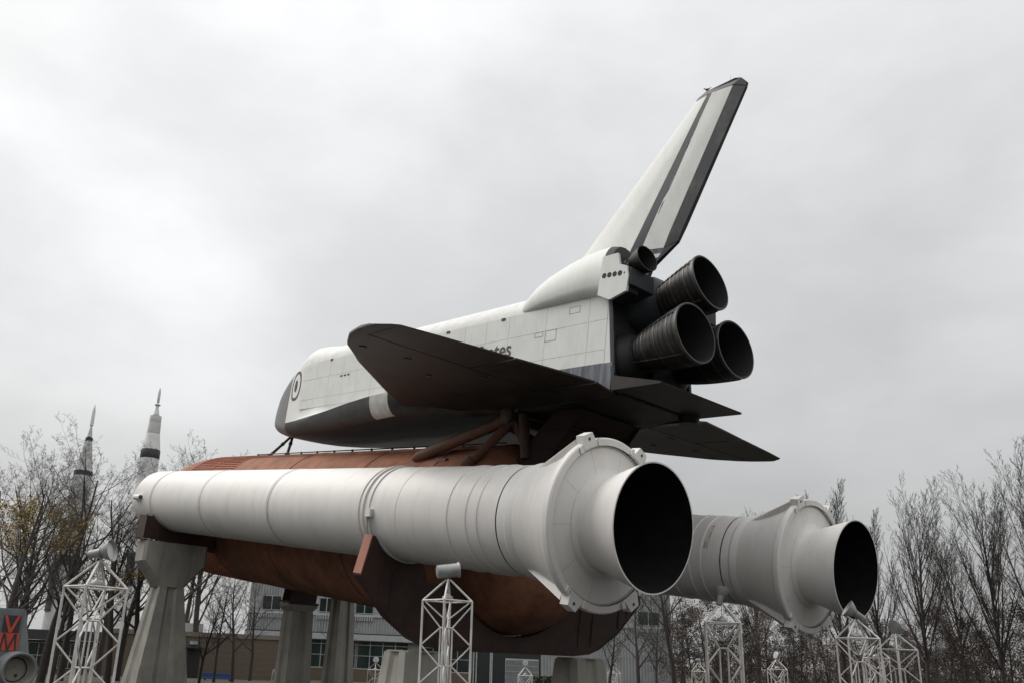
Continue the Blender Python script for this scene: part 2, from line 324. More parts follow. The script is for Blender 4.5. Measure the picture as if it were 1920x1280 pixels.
for k in range(nr):
    a = 2 * pi * k / nr; w = .035
    P = []
    for x in (-18.5, -12.0):
        for r, t in ((RE - .03, -w), (RE - .03, w), (RE + .05, w * .7), (RE + .05, -w * .7)):
            P.append(Vector((x, sin(a) * r + cos(a) * t, cos(a) * r - sin(a) * t + CZ[2])))
    g.hexa(P)
o = g.build('intertank_stringers', M_ETR, T); o['kind'] = 'stuff'
for x in (-18.6, -15.2, -11.85, -4.2, 3.6, 9.2, 11.9):
    G().lathe([(x - .07, RE - .01), (x - .06, RE + .035), (x + .06, RE + .035), (x + .07, RE - .01)], CZ, n=96).build('ring_frame', M_ETR if x < -11 else M_ET, T, 30)
def etp(x, deg, r=RE): a = radians(deg); return Vector((x, sin(a) * r, cos(a) * r + CZ[2]))
g = G()
g.tube(etp(-13.0, -14, 4.30), etp(11.6, -14, 4.30), .035, n=8); o = g.build('pressure_line', M_DARKP, T, 40)
for k in range(13): G().box(*[tuple(v) for v in (etp(-12.9 + k * 1.95, -14, 4.18) - Vector((.04, .05, 0)), etp(-12.9 + k * 1.95, -14, 4.18) + Vector((.04, .05, .17)))]).build('line_bracket', M_DARKP, T, parent=o)
G().tube(etp(-12, 32, 4.5), etp(11.6, 32, 4.5), .22, n=14).build('feed_line', M_ET, T, 40)
g = G(); P0 = etp(-13, -24, 4.17); 
g.box((-13, etp(0, -25).y - .12, etp(0, -25).z - .05), (11.4, etp(0, -25).y + .12, etp(0, -25).z + .09)); g.build('cable_tray', M_ET, T)
for x, d in ((7.6, -41), (11.6, -44), (9.4, -43)):
    q = etp(x, d, 4.16); G().box(q - Vector((.35, .12, .1)), q + Vector((.35, .16, .12))).build('attach_fitting', M_TUBE, T)

# ================================================================== STEEL STRUTS THAT CARRY THE ORBITER
T = Thing('orbiter_bipod_stand', 'small dark two-legged strut under the shuttle nose on the orange tank', 'strut', (-10.4, 0, 3.97), 'stack')
ap = Vector((-10.37, 0, 5.43))
for f in (Vector((-11.35, -.95, 3.86)), Vector((-9.0, -.95, 3.86))):
    f2 = f + (ap - f) * .97
    o = G().tube(f, f2, .10, .085, 12).build('leg', M_DARKP, T, 40)
    G().tube(f + (f2 - f) * .52, f + (f2 - f) * .60, .125, .125, 12).build('leg_sleeve', M_DARKP, T, 40, parent=o)
    G().tube(f + Vector((0, 0, -.12)), f + Vector((0, 0, .1)), .2, .16, 12).build('foot', M_DARKP, T, 40, parent=o)
G().tube(ap - Vector((.22, 0, .02)), ap + Vector((.22, 0, -.02)), .16, n=14).build('hinge_head', M_DARKP, T, 40)
T = Thing('orbiter_rear_struts', 'cluster of thick rust brown tubes between orange tank and shuttle belly', 'struts', (12, 0, 3.0), 'stack')
for s in (-1, 1):
    hub = Vector((12.9, s * 2.1, 4.86))
    o = G().tube((7.65, s * 2.9, 3.05), hub - Vector((.3, 0, .15)), .26, .26, 20).build('main_strut', M_TUBE, T, 40)
    G().tube((7.35, s * 2.96, 2.93), (7.75, s * 2.88, 3.1), .14, .26, 16).build('strut_end', M_TUBE, T, 40, parent=o)
    G().tube((11.75, s * 3.25, 2.55), hub + Vector((.1, 0, -.2)), .20, .20, 18).build('vertical_strut', M_TUBE, T, 40)
    G().tube((11.6, s * 3.35, 2.4), (11.85, s * 3.2, 2.8), .34, .26, 16).build('strut_collar', M_TUBE, T, 40)
    G().lathe([(-.45, .2), (-.38, .36), (.38, .36), (.45, .2)], hub, (0, 1, 0), 20, cap0=True, cap1=True).build('hub', M_STEEL, T, 40)
    G().box(hub - Vector((.5, .28, -.1)), hub + Vector((.6, .28, .34))).build('hub_plate', M_STEEL, T)
    G().tube(hub, (13.6, s * 1.5, 3.3), .2, .2, 14).build('inner_strut', M_TUBE, T, 40)
    G().tube(hub + Vector((.7, 0, .05)), (13.9, s * 2.0, 3.0), .22, .22, 14).build('rear_strut', M_STEEL, T, 40)
G().tube((12.9, -2.1, 4.75), (12.9, 2.1, 4.75), .2, n=16).build('cross_tube', M_TUBE, T, 40)
G().tube((12.4, -2.0, 4.5), (12.6, 1.6, 3.9), .17, n=14).build('diagonal_tube', M_TUBE, T, 40)
T = Thing('rear_support_pylon', 'dark brown steel pylon slanting from the tank end up to the shuttle tail', 'steel pylon', (14, 0, 2), 'stack')
G().hexa([(13.0, -1.9, 2.6), (14.2, -1.9, 2.0), (14.2, 1.9, 2.0), (13.0, 1.9, 2.6), (15.3, -1.8, 5.02), (16.6, -1.8, 5.02), (16.6, 1.8, 5.02), (15.3, 1.8, 5.02)]).build('pylon_box', M_STEELD, T)
for s in (-1, 1): G().hexa([(12.9, s * 1.95 - .03, 2.55), (14.3, s * 1.95 - .03, 1.9), (14.3, s * 1.95 + .03, 1.9), (12.9, s * 1.95 + .03, 2.55), (15.2, s * 1.86 - .03, 5.0), (16.75, s * 1.86 - .03, 5.0), (16.75, s * 1.86 + .03, 5.0), (15.2, s * 1.86 + .03, 5.0)]).build('side_plate', M_STEELD, T)
for zz in (3.4, 4.2): G().box((13.6 + (zz - 3) * .9, -2.0, zz), (15.1 + (zz - 3) * .9, 2.0, zz + .08)).build('stiffener', M_STEELD, T)

# ================================================================== CRADLES
def arc(yc, zc, r, a0, a1, n): return [(yc + r * sin(radians(a0 + (a1 - a0) * i / n)), zc + r * cos(radians(a0 + (a1 - a0) * i / n))) for i in range(n + 1)]
T = Thing('rear_cradle_beam', 'wide rusty brown steel saddle beam under the rear of tank and boosters', 'support beam', (12, 0, -5), 'stack')
R = 1.90
half = [(8.43, -2.49), (8.14, -1.05), (8.00, -1.05)]
half += arc(SP, 0, R, 122, 205, 10)
half += [(5.2, -2.6)] + arc(0, -.233, 4.24, 123, 180, 12)
bot = [(0, -5.06), (3.8, -5.06), (4.9, -4.95), (5.6, -4.72), (6.9, -3.95), (8.43, -2.49)]
prof_r = half[:]                                     # right half top, from outer to centre
full = [(y, z) for y, z in prof_r] + [(-y, z) for y, z in prof_r[::-1][1:]] + [(-y, z) for y, z in bot[::-1][1:]] + [(y, z) for y, z in bot[:-1]]
def dedupe(P):
    o = []
    for p in P:
        if not o or math.hypot(p[0] - o[-1][0], p[1] - o[-1][1]) > 1e-3: o.append(p)
    if math.hypot(o[0][0] - o[-1][0], o[0][1] - o[-1][1]) < 1e-3: o.pop()
    return o
full = dedupe(full)
for xa in (11.98, 12.35):
    G().prism([(xa, y, z) for y, z in full], (.08, 0, 0)).build('web_plate', M_STEEL, T)
for s in (-1, 1):
    G().hexa([(11.95, s * 8.47, -2.5), (12.47, s * 8.47, -2.5), (12.47, s * 8.42, -2.5), (11.95, s * 8.42, -2.5), (11.95, s * 8.19, -1.02), (12.47, s * 8.19, -1.02), (12.47, s * 8.13, -1.02), (11.95, s * 8.13, -1.02)]).build('end_plate', M_STEELR, T)
    b = [(s * y, z) for y, z in bot[1:]]
    for i in range(len(b) - 1):
        (y0, z0), (y1, z1) = b[i], b[i + 1]
        G().hexa([(11.95, y0, z0 - .08), (12.47, y0, z0 - .08), (12.47, y1, z1 - .08), (11.95, y1, z1 - .08), (11.95, y0, z0 - .004), (12.47, y0, z0 - .004), (12.47, y1, z1 - .004), (11.95, y1, z1 - .004)]).build('bottom_flange', M_STEEL, T)
    G().box((11.95, -3.8 if s < 0 else .003, -5.14), (12.47, -.003 if s < 0 else 3.8, -5.064)).build('bottom_flange', M_STEEL, T)
    for yy in (7.5, 6.9, 5.0, 4.1):
        zt = -1.4 if yy > 7.4 else -1.9 if yy > 6 else -2.6
        zb = -3.2 if yy > 7.4 else -3.75 if yy > 6 else -4.7
        zt = {7.5: -1.75, 6.9: -2.0, 5.0: -2.9, 4.1: -2.9}[yy]
        G().box((12.405, s * yy - .04, zb), (12.47, s * yy + .04, zt)).build('web_stiffener', M_STEEL, T)
    # booster saddle lip
    G().lathe([(11.88, R - .035), (11.88, R + .02), (12.55, R + .02), (12.55, R - .035)], (0, s * SP, 0), n=20, a0=radians(120) if s > 0 else radians(154), a1=radians(206) if s > 0 else radians(240)).build('saddle_lip', M_SRB, T, 30)
    for dx in (-.1, .14):
        a = radians(s * 97); b0 = Vector((12.2 + dx, s * SP + sin(a) * 1.96, cos(a) * 1.96)); b1 = Vector((12.2 + dx, s * 8.16, -1.04))
        G().tube(b0, b1, .03, n=8).build('tie_rod', M_SRBG, T)
    a = radians(s * 97); G().box(Vector((12.05, s * (SP + 1.9) - .1, -.36)), Vector((12.38, s * (SP + 1.9) + .04, -.06))).build('rod_bracket', M_SRB, T)
T = Thing('front_cradle_beam', 'dark steel saddle beam under the front of the white boosters', 'support beam', (-11.5, 0, -2.8), 'stack')
half = [(8.34, -2.42), (8.34, -1.12), (8.0, -1.12)] + arc(SP, 0, R, 122, 215, 10) + [(4.3, -1.55)] + arc(0, -.233, 4.25, 108, 118, 3)
zc = half[-1]
full = dedupe(half + [(-y, z) for y, z in half[::-1]])
full = dedupe([(y, z) for y, z in half] + [(3.9, -2.72)] + [(4.4, -2.72), (8.34, -2.42)])
for s in (-1, 1):
    pl = dedupe([(y, z) for y, z in half] + [(3.72, -2.75), (4.3, -2.70)])
    for xa in (-12.05, -11.05): G().prism([(xa, s * y, z) for y, z in pl], (.08, 0, 0)).build('web_plate', M_STEEL, T)
    G().hexa([(-12.12, s * 8.38, -2.5), (-10.9, s * 8.38, -2.5), (-10.9, s * 8.345, -2.5), (-12.12, s * 8.345, -2.5), (-12.12, s * 8.38, -1.1), (-10.9, s * 8.38, -1.1), (-10.9, s * 8.345, -1.1), (-12.12, s * 8.345, -1.1)]).build('end_plate', M_STEEL, T)
    G().hexa([(-12.12, s * 8.38, -2.56), (-10.9, s * 8.38, -2.56), (-10.9, s * 3.7, -2.86), (-12.12, s * 3.7, -2.86), (-12.12, s * 8.38, -2.47), (-10.9, s * 8.38, -2.47), (-10.9, s * 3.7, -2.77), (-12.12, s * 3.7, -2.77)]).build('bottom_flange', M_STEEL, T)
    G().box((-10.965, s * 7.5 - .04, -2.5), (-10.91, s * 7.5 + .04, -1.8)).build('web_stiffener', M_STEEL, T)
T = Thing('tank_front_saddle', 'dark steel saddle holding the middle of the orange tank', 'support beam', (-8.5, 0, -5.3), 'stack')
pl = dedupe(arc(0, -.233, 4.25, 148, 173, 8) + [(.45, -5.2), (2.25, -5.2)])
for xa in (-9.1, -8.0): G().prism([(xa, y, z) for y, z in pl], (.08, 0, 0)).build('web_plate', M_STEEL, T)
G().box((-9.2, .3, -5.32), (-7.8, 2.4, -5.21)).build('bottom_flange', M_STEEL, T)

# ================================================================== CONCRETE PIERS (world frame, plumb)
def pier(x, y, top, label, w0=1.45, w1=2.1, cap=(4.25, 1.75), capd=(1.5, .8), zb=-1.8, wide=1.0, d0=1.3, d1=2.4):
    T = Thing('concrete_pier', label, 'concrete pier', (x, y, zb), 'world', 'concrete piers under the rocket stack')
    cw, ch = cap; hh = top - .0
    # capital: upper block then taper to the shaft; x depth, y width
    def ring(z, wy, wx, ch_=.16):
        hx, hy = wx / 2, wy / 2
        return [Vector((x + a, y + b, z)) for a, b in ((-hx + ch_, -hy), (hx - ch_, -hy), (hx, -hy + ch_), (hx, hy - ch_), (hx - ch_, hy), (-hx + ch_, hy), (-hx, hy - ch_), (-hx, -hy + ch_))]
    g = G(); g.loft([ring(top, cw, capd[0]), ring(top - ch * .45, cw, capd[0]), ring(top - ch, w0, d0)][::-1]); g.build('pier_head', M_CONC, T)
    # shaft with a recessed flute on each face
    def sring(z, w, d):
        hx, hy = d / 2, w / 2; f = .13
        def face(a, b, nx, ny):               # from a to b with a flute
            pts = []
            for t, dd in ((0, 0), (.30, 0), (.40, f), (.60, f), (.70, 0)):
                p = a.lerp(b, t); pts.append(Vector((x + p.x - nx * dd, y + p.y - ny * dd, z)))
            return pts
        c = [Vector((-hx, -hy)), Vector((hx, -hy)), Vector((hx, hy)), Vector((-hx, hy))]
        return face(c[0], c[1], 0, -1) + face(c[1], c[2], 1, 0) + face(c[2], c[3], 0, 1) + face(c[3], c[0], -1, 0)
    g = G(); g.loft([sring(zb, w1, d1), sring(top - ch + .002, w0 - .02, d0 - .02)]); g.build('pier_shaft', M_CONC, T)
    return T
def wz(x, y, z): return SW(x, y, z)
q = SW(-11.5, -6.25, -2.62); pier(q.x, q.y, q.z - .02, 'tall concrete pier with flared head under the near booster front, left of centre', w0=1.5, w1=3.4, cap=(3.95, 2.6), capd=(1.5, .9), d0=1.5, d1=2.5)
q = SW(-11.5, 6.35, -2.62); pier(q.x, q.y, q.z - .02, 'farther slim concrete pier behind the orange tank, right one of the pair', w0=1.15, w1=1.65, cap=(3.9, 2.4), capd=(1.5, .9), d0=1.2, d1=1.7)
q = SW(-8.5, 1.35, -5.33); pier(q.x, q.y, q.z, 'dark slim concrete pier under the orange tank, left one of the pair', w0=1.5, w1=1.85, cap=(2.2, .5), capd=(1.3, .8), d0=1.2, d1=1.6)
q = SW(11.9, -4.9, -5.16); pier(q.x, q.y, q.z - .1, 'short stout concrete pier behind the lattice tower at centre', w0=2.2, w1=3.0, cap=(2.18, .06), capd=(1.38, .8), d0=1.4, d1=2.2)
q = SW(11.9, 4.9, -5.16); pier(q.x, q.y, q.z - .1, 'short stout concrete pier below the right end of the brown cradle', w0=1.9, w1=2.6, cap=(1.88, .06), capd=(1.38, .8), d0=1.4, d1=2.2)

# ================================================================== ORBITER
T = Thing('space_shuttle', 'white and black winged space shuttle mounted high on top of the orange tank', 'space shuttle', O(1300, 0, 267), 'stack')
#     X    hw   zb   zs   zt  ych  zch
ST = [(236, 7, 331, 345, 352, 7, 338), (239, 15, 323, 352, 368, 15, 337), (246, 26, 313, 360, 388, 26, 334), (260, 36, 304, 368, 410, 36, 330), (280, 46, 297, 376, 426, 46, 324),
      (320, 61, 288, 387, 446, 61, 316), (360, 74, 282, 396, 464, 74, 308), (400, 84, 277, 406, 482, 84, 301), (425, 90, 275, 414, 494, 90, 299), (450, 95, 273, 423, 504, 95, 298), (500, 101, 270, 440, 519, 103, 298),
      (540, 104, 268, 445, 514, 109, 300), (600, 105, 267, 446, 506, 119, 303), (700, 105, 267, 446, 503, 136, 306), (800, 105, 267, 446, 502, 153, 309), (900, 105, 267, 446, 502, 168, 311),
      (930, 105, 267, 446, 502, 173, 311), (1010, 105, 267, 446, 502, 184, 310), (1080, 105, 267, 446, 502, 160, 308), (1150, 105, 267, 446, 502, 125, 305), (1300, 105, 267, 446, 502, 107, 300), (1400, 105, 270, 446, 502, 106, 300), (1500, 105, 280, 440, 500, 106, 302)]
def ring(st):
    X, hw, zb, zs, zt, yc, zc = st; H = []
    X_ = lambda z: X + (0 if X < 1499 else (440 - z) * .13 - 5)
    big = yc > hw + 3
    rb = min(yc * .85, 26 + max(0, 450 - X) * .25)
    for k in range(5): H.append(((yc - rb) * k / 5, zb))
    for k in range(7):
        a = pi / 2 * k / 6; H.append((yc - rb + rb * sin(a), zc - (zc - zb) * cos(a) if False else zb + (zc - zb) * (1 - cos(a))))
    for k in (1, 2):                                   # upper side of the chine back to the flank
        t = k / 2; H.append((yc + (hw - yc) * t, zc + (max(8, abs(yc - hw) * .18) + 4) * t))
    z0 = H[-1][1]
    for k in range(1, 7): H.append((hw, z0 + (zs - z0) * k / 6) if X >= 500 else (hw * (1 - .10 * (k / 6) ** 2 * (500 - X) / 264), z0 + (zs - z0) * k / 6))
    yw = H[-1][0]
    for k in range(1, 11):
        a = pi / 2 * k / 10; H.append((yw * cos(a), zs + (zt - zs) * sin(a)))
    pts = [O(X_(z), -y, z) for y, z in H] ; pts2 = [O(X_(z), y, z) for y, z in H]
    return pts[::-1] + pts2[1:]                       # from top over port side, belly, to starboard, not closed
RG = [ring(s) for s in ST]; nn = len(RG[0]); hlen = 5 + 7 + 2 + 6 + 10   # points per half
mid = hlen - 1
def sub(cond, m, name, smooth=40, label=None, side=0):
    V = [p for r in RG for p in r]; F = []
    for k in range(len(RG) - 1):
        for i in range(nn - 1):
            h = min(abs(i - mid), abs(i + 1 - mid))            # 0 at belly centre
            if side and (1 if i >= mid else -1) != side: continue
            if cond(ST[k][0], h): F.append((k * nn + i, k * nn + i + 1, (k + 1) * nn + i + 1, (k + 1) * nn + i))
    used = sorted({i for f in F for i in f}); mp_ = {u: j for j, u in enumerate(used)}
    o = raw(name, [V[u] for u in used], [tuple(mp_[i] for i in f) for f in F], m, T.e, T.base, smooth)
    if label: o['label'] = label
    return o
isb = lambda h: h < 12
sub(lambda X, h: X < 425, M_NOSE, 'nose_cap')
sub(lambda X, h: X >= 425 and h < 5, M_BELLY, 'belly')
for sd in (-1, 1): sub(lambda X, h: 425 <= X and 5 <= h < 12 and not (930 <= X < 1010), M_CHINE, 'chine', side=sd)
for sd in (-1, 1): sub(lambda X, h: 930 <= X < 1010 and 5 <= h < 12, M_GLOVE, 'glove_panel', label='pale grey panel on the black wing root edge', side=sd)
for sd in (-1, 1): sub(lambda X, h: X >= 425 and 12 <= h < 19, M_SEAML if False else M_ORBW, 'fuselage_side', side=sd)
sub(lambda X, h: 425 <= X < 582 and h >= 19, M_ORBQ, 'crew_cabin_roof')
sub(lambda X, h: X >= 600 and h >= 19, M_ORBQ, 'payload_bay_doors')
# side panels, slightly proud, with seams between them
rows = [(330, 352), (352.8, 403), (403.8, 445)]
cols = [512, 578, 640, 700, 762, 824, 886, 948, 1010, 1072, 1134, 1196, 1258, 1352, 1450, 1489]
for s in (-1, 1):
    for r, (z0, z1) in enumerate(rows):
        for a, b in zip(cols[:-1], cols[1:]):
            if a == 512 and r == 2: z1_ = 438
            else: z1_ = z1
            if a < 500: continue
            xb = b - .8
            G().hexa([O(a, s * 104.2, z0), O(xb, s * 104.2, z0), O(xb, s * 105.5, z0), O(a, s * 105.5, z0), O(a, s * 104.2, z1_), O(xb, s * 104.2, z1_), O(xb, s * 105.5, z1_), O(a, s * 105.5, z1_)]).build('side_panel', M_ORBW, T)
# small extra doors and raised frames seen aft of the lettering
for x0, x1, z0, z1 in [(1326, 1346, 395, 404), (1352, 1378, 384, 404), (1404, 1428, 425, 437)]:
    g = G()
    for a, b, c, d in ((x0, x1, z0, z0 + .7), (x0, x1, z1 - .7, z1), (x0, x0 + .7, z0 + .7, z1 - .7), (x1 - .7, x1, z0 + .7, z1 - .7)):
        g.hexa([O(a, -105.6, c), O(b, -105.6, c), O(b, -105.9, c), O(a, -105.9, c), O(a, -105.6, d), O(b, -105.6, d), O(b, -105.9, d), O(a, -105.9, d)])
    g.build('access_door_outline', M_SEAML, T)
# streaked dark strip low on the flank near the tail
for k in range(13):
    a = 1352 + k * 11.9; b_ = a + 11.6
    G().hexa([O(a, -105.0, 284), O(b_, -105.0, 284), O(b_, -106.6, 284), O(a, -106.6, 284), O(a, -105.0, 329), O(b_, -105.0, 329), O(b_, -106.6, 329), O(a, -106.6, 329)]).build('streaked_tile', M_STREAK, T)
for s in (-1, 1):
    G().hexa([O(1509, s * 100, 284), O(1515, s * 100, 284), O(1515, s * 106.8, 284), O(1509, s * 106.8, 284), O(1488.5, s * 100, 440), O(1494.5, s * 100, 440), O(1494.5, s * 106, 440), O(1488.5, s * 106, 440)]).build('base_frame', M_BASE, T)
# vents along the door hinge
for X in (640, 846, 866, 912, 1080, 1240) :
    G().box(O(X - 5, -106.5, 441), O(X + 5, -104, 445.5)).build('hinge_vent', M_INK, T)
G().box(O(560, -104, 410), O(566, -103, 413)).build('flank_vent', M_INK, T)
for X in (690, 705, 720): G().box(O(X, -106.3, 396), O(X + 9, -105, 399)).build('flank_vent', M_INK, T)
# base
V = RG[-1]; G().add([p + Vector((-.25, 0, 0)) for p in V], [tuple(range(len(V)))]).build('aft_bulkhead', M_BASE, T)
# lettering
def text_obj(body, size, fn, m, name, parent, base, sx=1.0, off=.0):
    cu = bpy.data.curves.new('t', 'FONT'); cu.body = body; cu.size = size; cu.extrude = .006; cu.offset = off
    ob = bpy.data.objects.new('t', cu); COL.objects.link(ob)
    dg = bpy.context.evaluated_depsgraph_get(); me = bpy.data.meshes.new_from_object(ob.evaluated_get(dg))
    w = max(v.co.x for v in me.vertices)
    for v in me.vertices: v.co = fn(v.co.x * sx, v.co.y, v.co.z, w * sx) - base
    bpy.data.objects.remove(ob); bpy.data.curves.remove(cu)
    me.name = name; me.materials.clear(); me.materials.append(m)
    o = bpy.data.objects.new(name, me); COL.objects.link(o); o.parent = parent; return o
text_obj('United States', 1.02, lambda x, y, z, w: O(1269 - (w - x) / K, -105.85 - z / K, 370.5 + y / K), M_LETTER, 'lettering', T.e, T.base, .92, .012)
# marking near the nose: dark outlined white field with a dark oval port
from mathutils.bvhtree import BVHTree
bv = BVHTree.FromPolygons([p for r in RG for p in r], [(k * nn + i, k * nn + i + 1, (k + 1) * nn + i + 1, (k + 1) * nn + i) for k in range(len(RG) - 1) for i in range(nn - 1)])
def skin(X, z, off=.012):
    p = O(X, -400, z); h = bv.ray_cast(p, Vector((0, 1, 0)))
    n_ = h[1] if h[1].y < 0 else -h[1]
    return h[0] + n_ * off
def decal(poly, m, name, off, hole=None):
    n_ = len(poly); g = G()
    if hole:
        V = [skin(*p, off) for p in poly] + [skin(*p, off) for p in hole]
        g.add(V, [(i, (i + 1) % n_, n_ + (i + 1) % n_, n_ + i) for i in range(n_)])
    else:
        cx = sum(p[0] for p in poly) / n_; cz = sum(p[1] for p in poly) / n_
        V = [skin(*p, off) for p in poly] + [skin(cx + (p[0] - cx) * .5, cz + (p[1] - cz) * .5, off) for p in poly] + [skin(cx, cz, off)]
        g.add(V, [(i, (i + 1) % n_, n_ + (i + 1) % n_, n_ + i) for i in range(n_)] + [(n_ + i, n_ + (i + 1) % n_, 2 * n_) for i in range(n_)])
    return g.build(name, m, T, 60)
def ell(cx, cz, rx, rz, n_=24, tilt=0, e=1): return [(cx + rx * (abs(cos(2 * pi * i / n_)) ** e) * (1 if cos(2 * pi * i / n_) > 0 else -1) + tilt * sin(2 * pi * i / n_), cz + rz * sin(2 * pi * i / n_)) for i in range(n_)]
o = decal(ell(466, 398, 31, 39, 24, 0, .8), M_INK, 'port_surround', .012, ell(466, 398, 24, 32, 24, 0, .8))
decal(ell(464, 398, 9, 16), M_INK, 'port_opening', .014)
# wings
LEp = [(95, 985), (143, 1005), (172, 1024), (283, 1126), (400, 1233), (426, 1262), (470, 1308), (497, 1356), (508, 1392), (511, 1420)]
TEp = [(95, 1514), (143, 1514), (301, 1492), (428, 1476), (492, 1466), (511, 1440)]
def interp(P, y):
    for (a, b), (c, d) in zip(P[:-1], P[1:]):
        if y <= c: return b + (d - b) * (y - a) / (c - a)
    return P[-1][1]
def thick(y): return (46 + (15 - 46) * (y - 95) / 416) * (1 if y < 480 else max(.22, 1 - .78 * ((y - 480) / 31) ** 2))
def zl(y): return 272 + 11 * min(1, (y - 95) / 60)
HX = 1390
def wsec(y, s, x0, x1):
    le = interp(LEp, y); te = interp(TEp, y); t = thick(y); c = te - le; P = []
    def up(u): return t * (.30 + .70 * (u / .3) ** .5 if u < .3 else 1 - .88 * ((u - .3) / .7) ** 1.15) if u > 0 else t * .3
    def lo(u): return t * .22 * max(0, 1 - u / .06) ** 2 if u < .06 else t * .05 * max(0, (u - .8) / .2)
    us = [0, .006, .02, .05, .1, .2, .3, .45, .6, .75, .9, 1]
    us = [u for u in us if x0 <= le + u * c <= x1]
    ua = (x0 - le) / c; ub = (x1 - le) / c
    if ua > 0: us = [ua] + [u for u in us if u > ua + 1e-4]
    if ub < 1: us = [u for u in us if u < ub - 1e-4] + [ub]
    return [(le + u * c, zl(y) + lo(u)) for u in us], [(le + u * c, zl(y) + max(up(u), lo(u) + .6)) for u in us]
def resamp(P, n_):
    # resample polyline by parameter so that every section has the same count
    L_ = [0]
    for a, b in zip(P[:-1], P[1:]): L_.append(L_[-1] + math.hypot(b[0] - a[0], b[1] - a[1]))
    o = []
    for k in range(n_):
        d = L_[-1] * (k / (n_ - 1)); i = 0
        while i < len(L_) - 2 and L_[i + 1] < d: i += 1
        t = (d - L_[i]) / max(1e-9, L_[i + 1] - L_[i]); t = min(1, t); o.append((P[i][0] + (P[i + 1][0] - P[i][0]) * t, P[i][1] + (P[i + 1][1] - P[i][1]) * t))
    return o
for s in (-1, 1):
    def wpiece(ys, f0, f1, name, m, nres=14, smooth=30):
        R = []
        for y in ys:
            lo, up = wsec(y, s, f0(y), f1(y)); lo = resamp(lo, nres); up = resamp(up, nres)
            R.append([O(x, s * y, z) for x, z in lo] + [O(x, s * y, z) for x, z in up[::-1]])
        return G().loft(R).build(name, m, T, smooth)
    ys = [95, 120, 143, 172, 220, 283, 340, 400, 426, 450, 470, 488]
    lef = lambda y: interp(LEp, y) + max(5, 14 - y * .012)
    wing = wpiece(ys, lef, lambda y: HX, 'wing', M_WINGB)
    wpiece([488, 497, 504, 508, 511], lambda y: interp(LEp, y) + (8 if y < 500 else 4), lambda y: 9999, 'wing_tip', M_EDGE)
    ye = [172 + (488 - 172) * k / 14 for k in range(15)]
    for a, b in zip(ye[:-1], ye[1:]):
        wpiece([a + .5, (a + b) / 2, b - .5], lambda y: interp(LEp, y), lef, 'leading_edge_panel', M_EDGE, 8)
    wpiece([488.5, 497, 504, 508, 511], lambda y: interp(LEp, y), lambda y: interp(LEp, y) + (8 if y < 500 else 4), 'leading_edge_panel', M_EDGE, 8)
    wpiece([150, 220, 299], lambda y: HX + 3, lambda y: 9999, 'elevon', M_WINGB, 8)
    wpiece([303, 380, 428, 487], lambda y: HX + 3, lambda y: 9999, 'elevon', M_WINGB, 8)
    wpiece([95, 120, 147], lambda y: HX + 1, lambda y: 9999, 'wing_root_fairing', M_WINGB, 8)
    for X_, y_ in ((1330, 455), (1340, 380), (1370, 250), (1290, 300)):
        p = O(X_, s * y_, zl(y_) - .2); G().tube(p, p + Vector((0, 0, -.03)), .16, .14, 12).build('access_cover', M_INK, T, parent=wing)
# body flap
R = []
for y in (-110, 110):
    R.append([O(1512, y, 282), O(1604, y, 284), O(1605, y, 287), O(1512, y, 306)])
G().loft(R).build('body_flap', M_WINGB, T)
R = [[O(1400, y, 268), O(1512, y, 279), O(1512, y, 300), O(1400, y, 300)] for y in (-104, 104)]
G().loft(R).build('flap_hinge_fairing', M_BLACK, T)
for k in range(9):
    y = -104 + k * 23.2; G().hexa([O(1511, y, 283), O(1516, y, 283), O(1516, y + 22.6, 283), O(1511, y + 22.6, 283), O(1509, y, 308), O(1513, y, 308), O(1513, y + 22.6, 308), O(1509, y + 22.6, 308)]).build('streaked_tile', M_STREAK, T)

# vertical fin: every piece is a slab whose thickness follows the airfoil
def ft(X, z):                                        # half thickness in inches
    k = max(0, min(1, (z - 500) / 322)); le = 1246 + (z - 500) * .98; te = 1560 + (z - 572) * .45 if z > 572 else 1485 + (z - 510) * 1.0
    u = max(0, min(1, (X - le) / max(40, te - le))); t = 13 * (1 - k) + 6 * k
    return max(.7, t * min(1, (u / .3) ** .6 if u > 0 else 0) * (1 if u < .62 else 1 - .72 * (u - .62) / .38))
def slab(P, m, name, grow=0, par=None):
    n_ = len(P); V = []; 
    cx = sum(p[0] for p in P) / n_; cz = sum(p[1] for p in P) / n_
    g = G(); V = [O(x, -ft(x, z) - grow, z) for x, z in P] + [O(x, ft(x, z) + grow, z) for x, z in P]
    g.add(V, [(i, (i + 1) % n_, n_ + (i + 1) % n_, n_ + i) for i in range(n_)] + [tuple(range(n_))[::-1], tuple(range(n_, 2 * n_))]); return g.build(name, m, T, par and None)
def strip(A0, B0, A1, B1, m, name, nu=6, nv=10):   # bilinear patch as slab with airfoil thickness; A bottom, B top, 0 front, 1 rear
    Lp = []; 
    for j in range(nv + 1):
        v = j / nv; a = (A0[0] + (B0[0] - A0[0]) * v, A0[1] + (B0[1] - A0[1]) * v); b = (A1[0] + (B1[0] - A1[0]) * v, A1[1] + (B1[1] - A1[1]) * v)
        row = [(a[0] + (b[0] - a[0]) * i / nu, a[1] + (b[1] - a[1]) * i / nu) for i in range(nu + 1)]
        Lp.append([O(x, -ft(x, z), z) for x, z in row] + [O(x, ft(x, z), z) for x, z in row[::-1]])
    return G().loft(Lp).build(name, m, T, 25)
fb, ftop = 500, 817
def xl(P, z): return P[0][0] + (P[1][0] - P[0][0]) * (z - P[0][1]) / (P[1][1] - P[0][1])
LEf = ((1246, 500), (1557, 817)); H1 = ((1443, 555), (1582, 820)); H2 = ((1473, 568), (1593, 821)); R1_ = ((1514, 558), (1631, 817)); TE_ = ((1548, 572), (1653, 808))
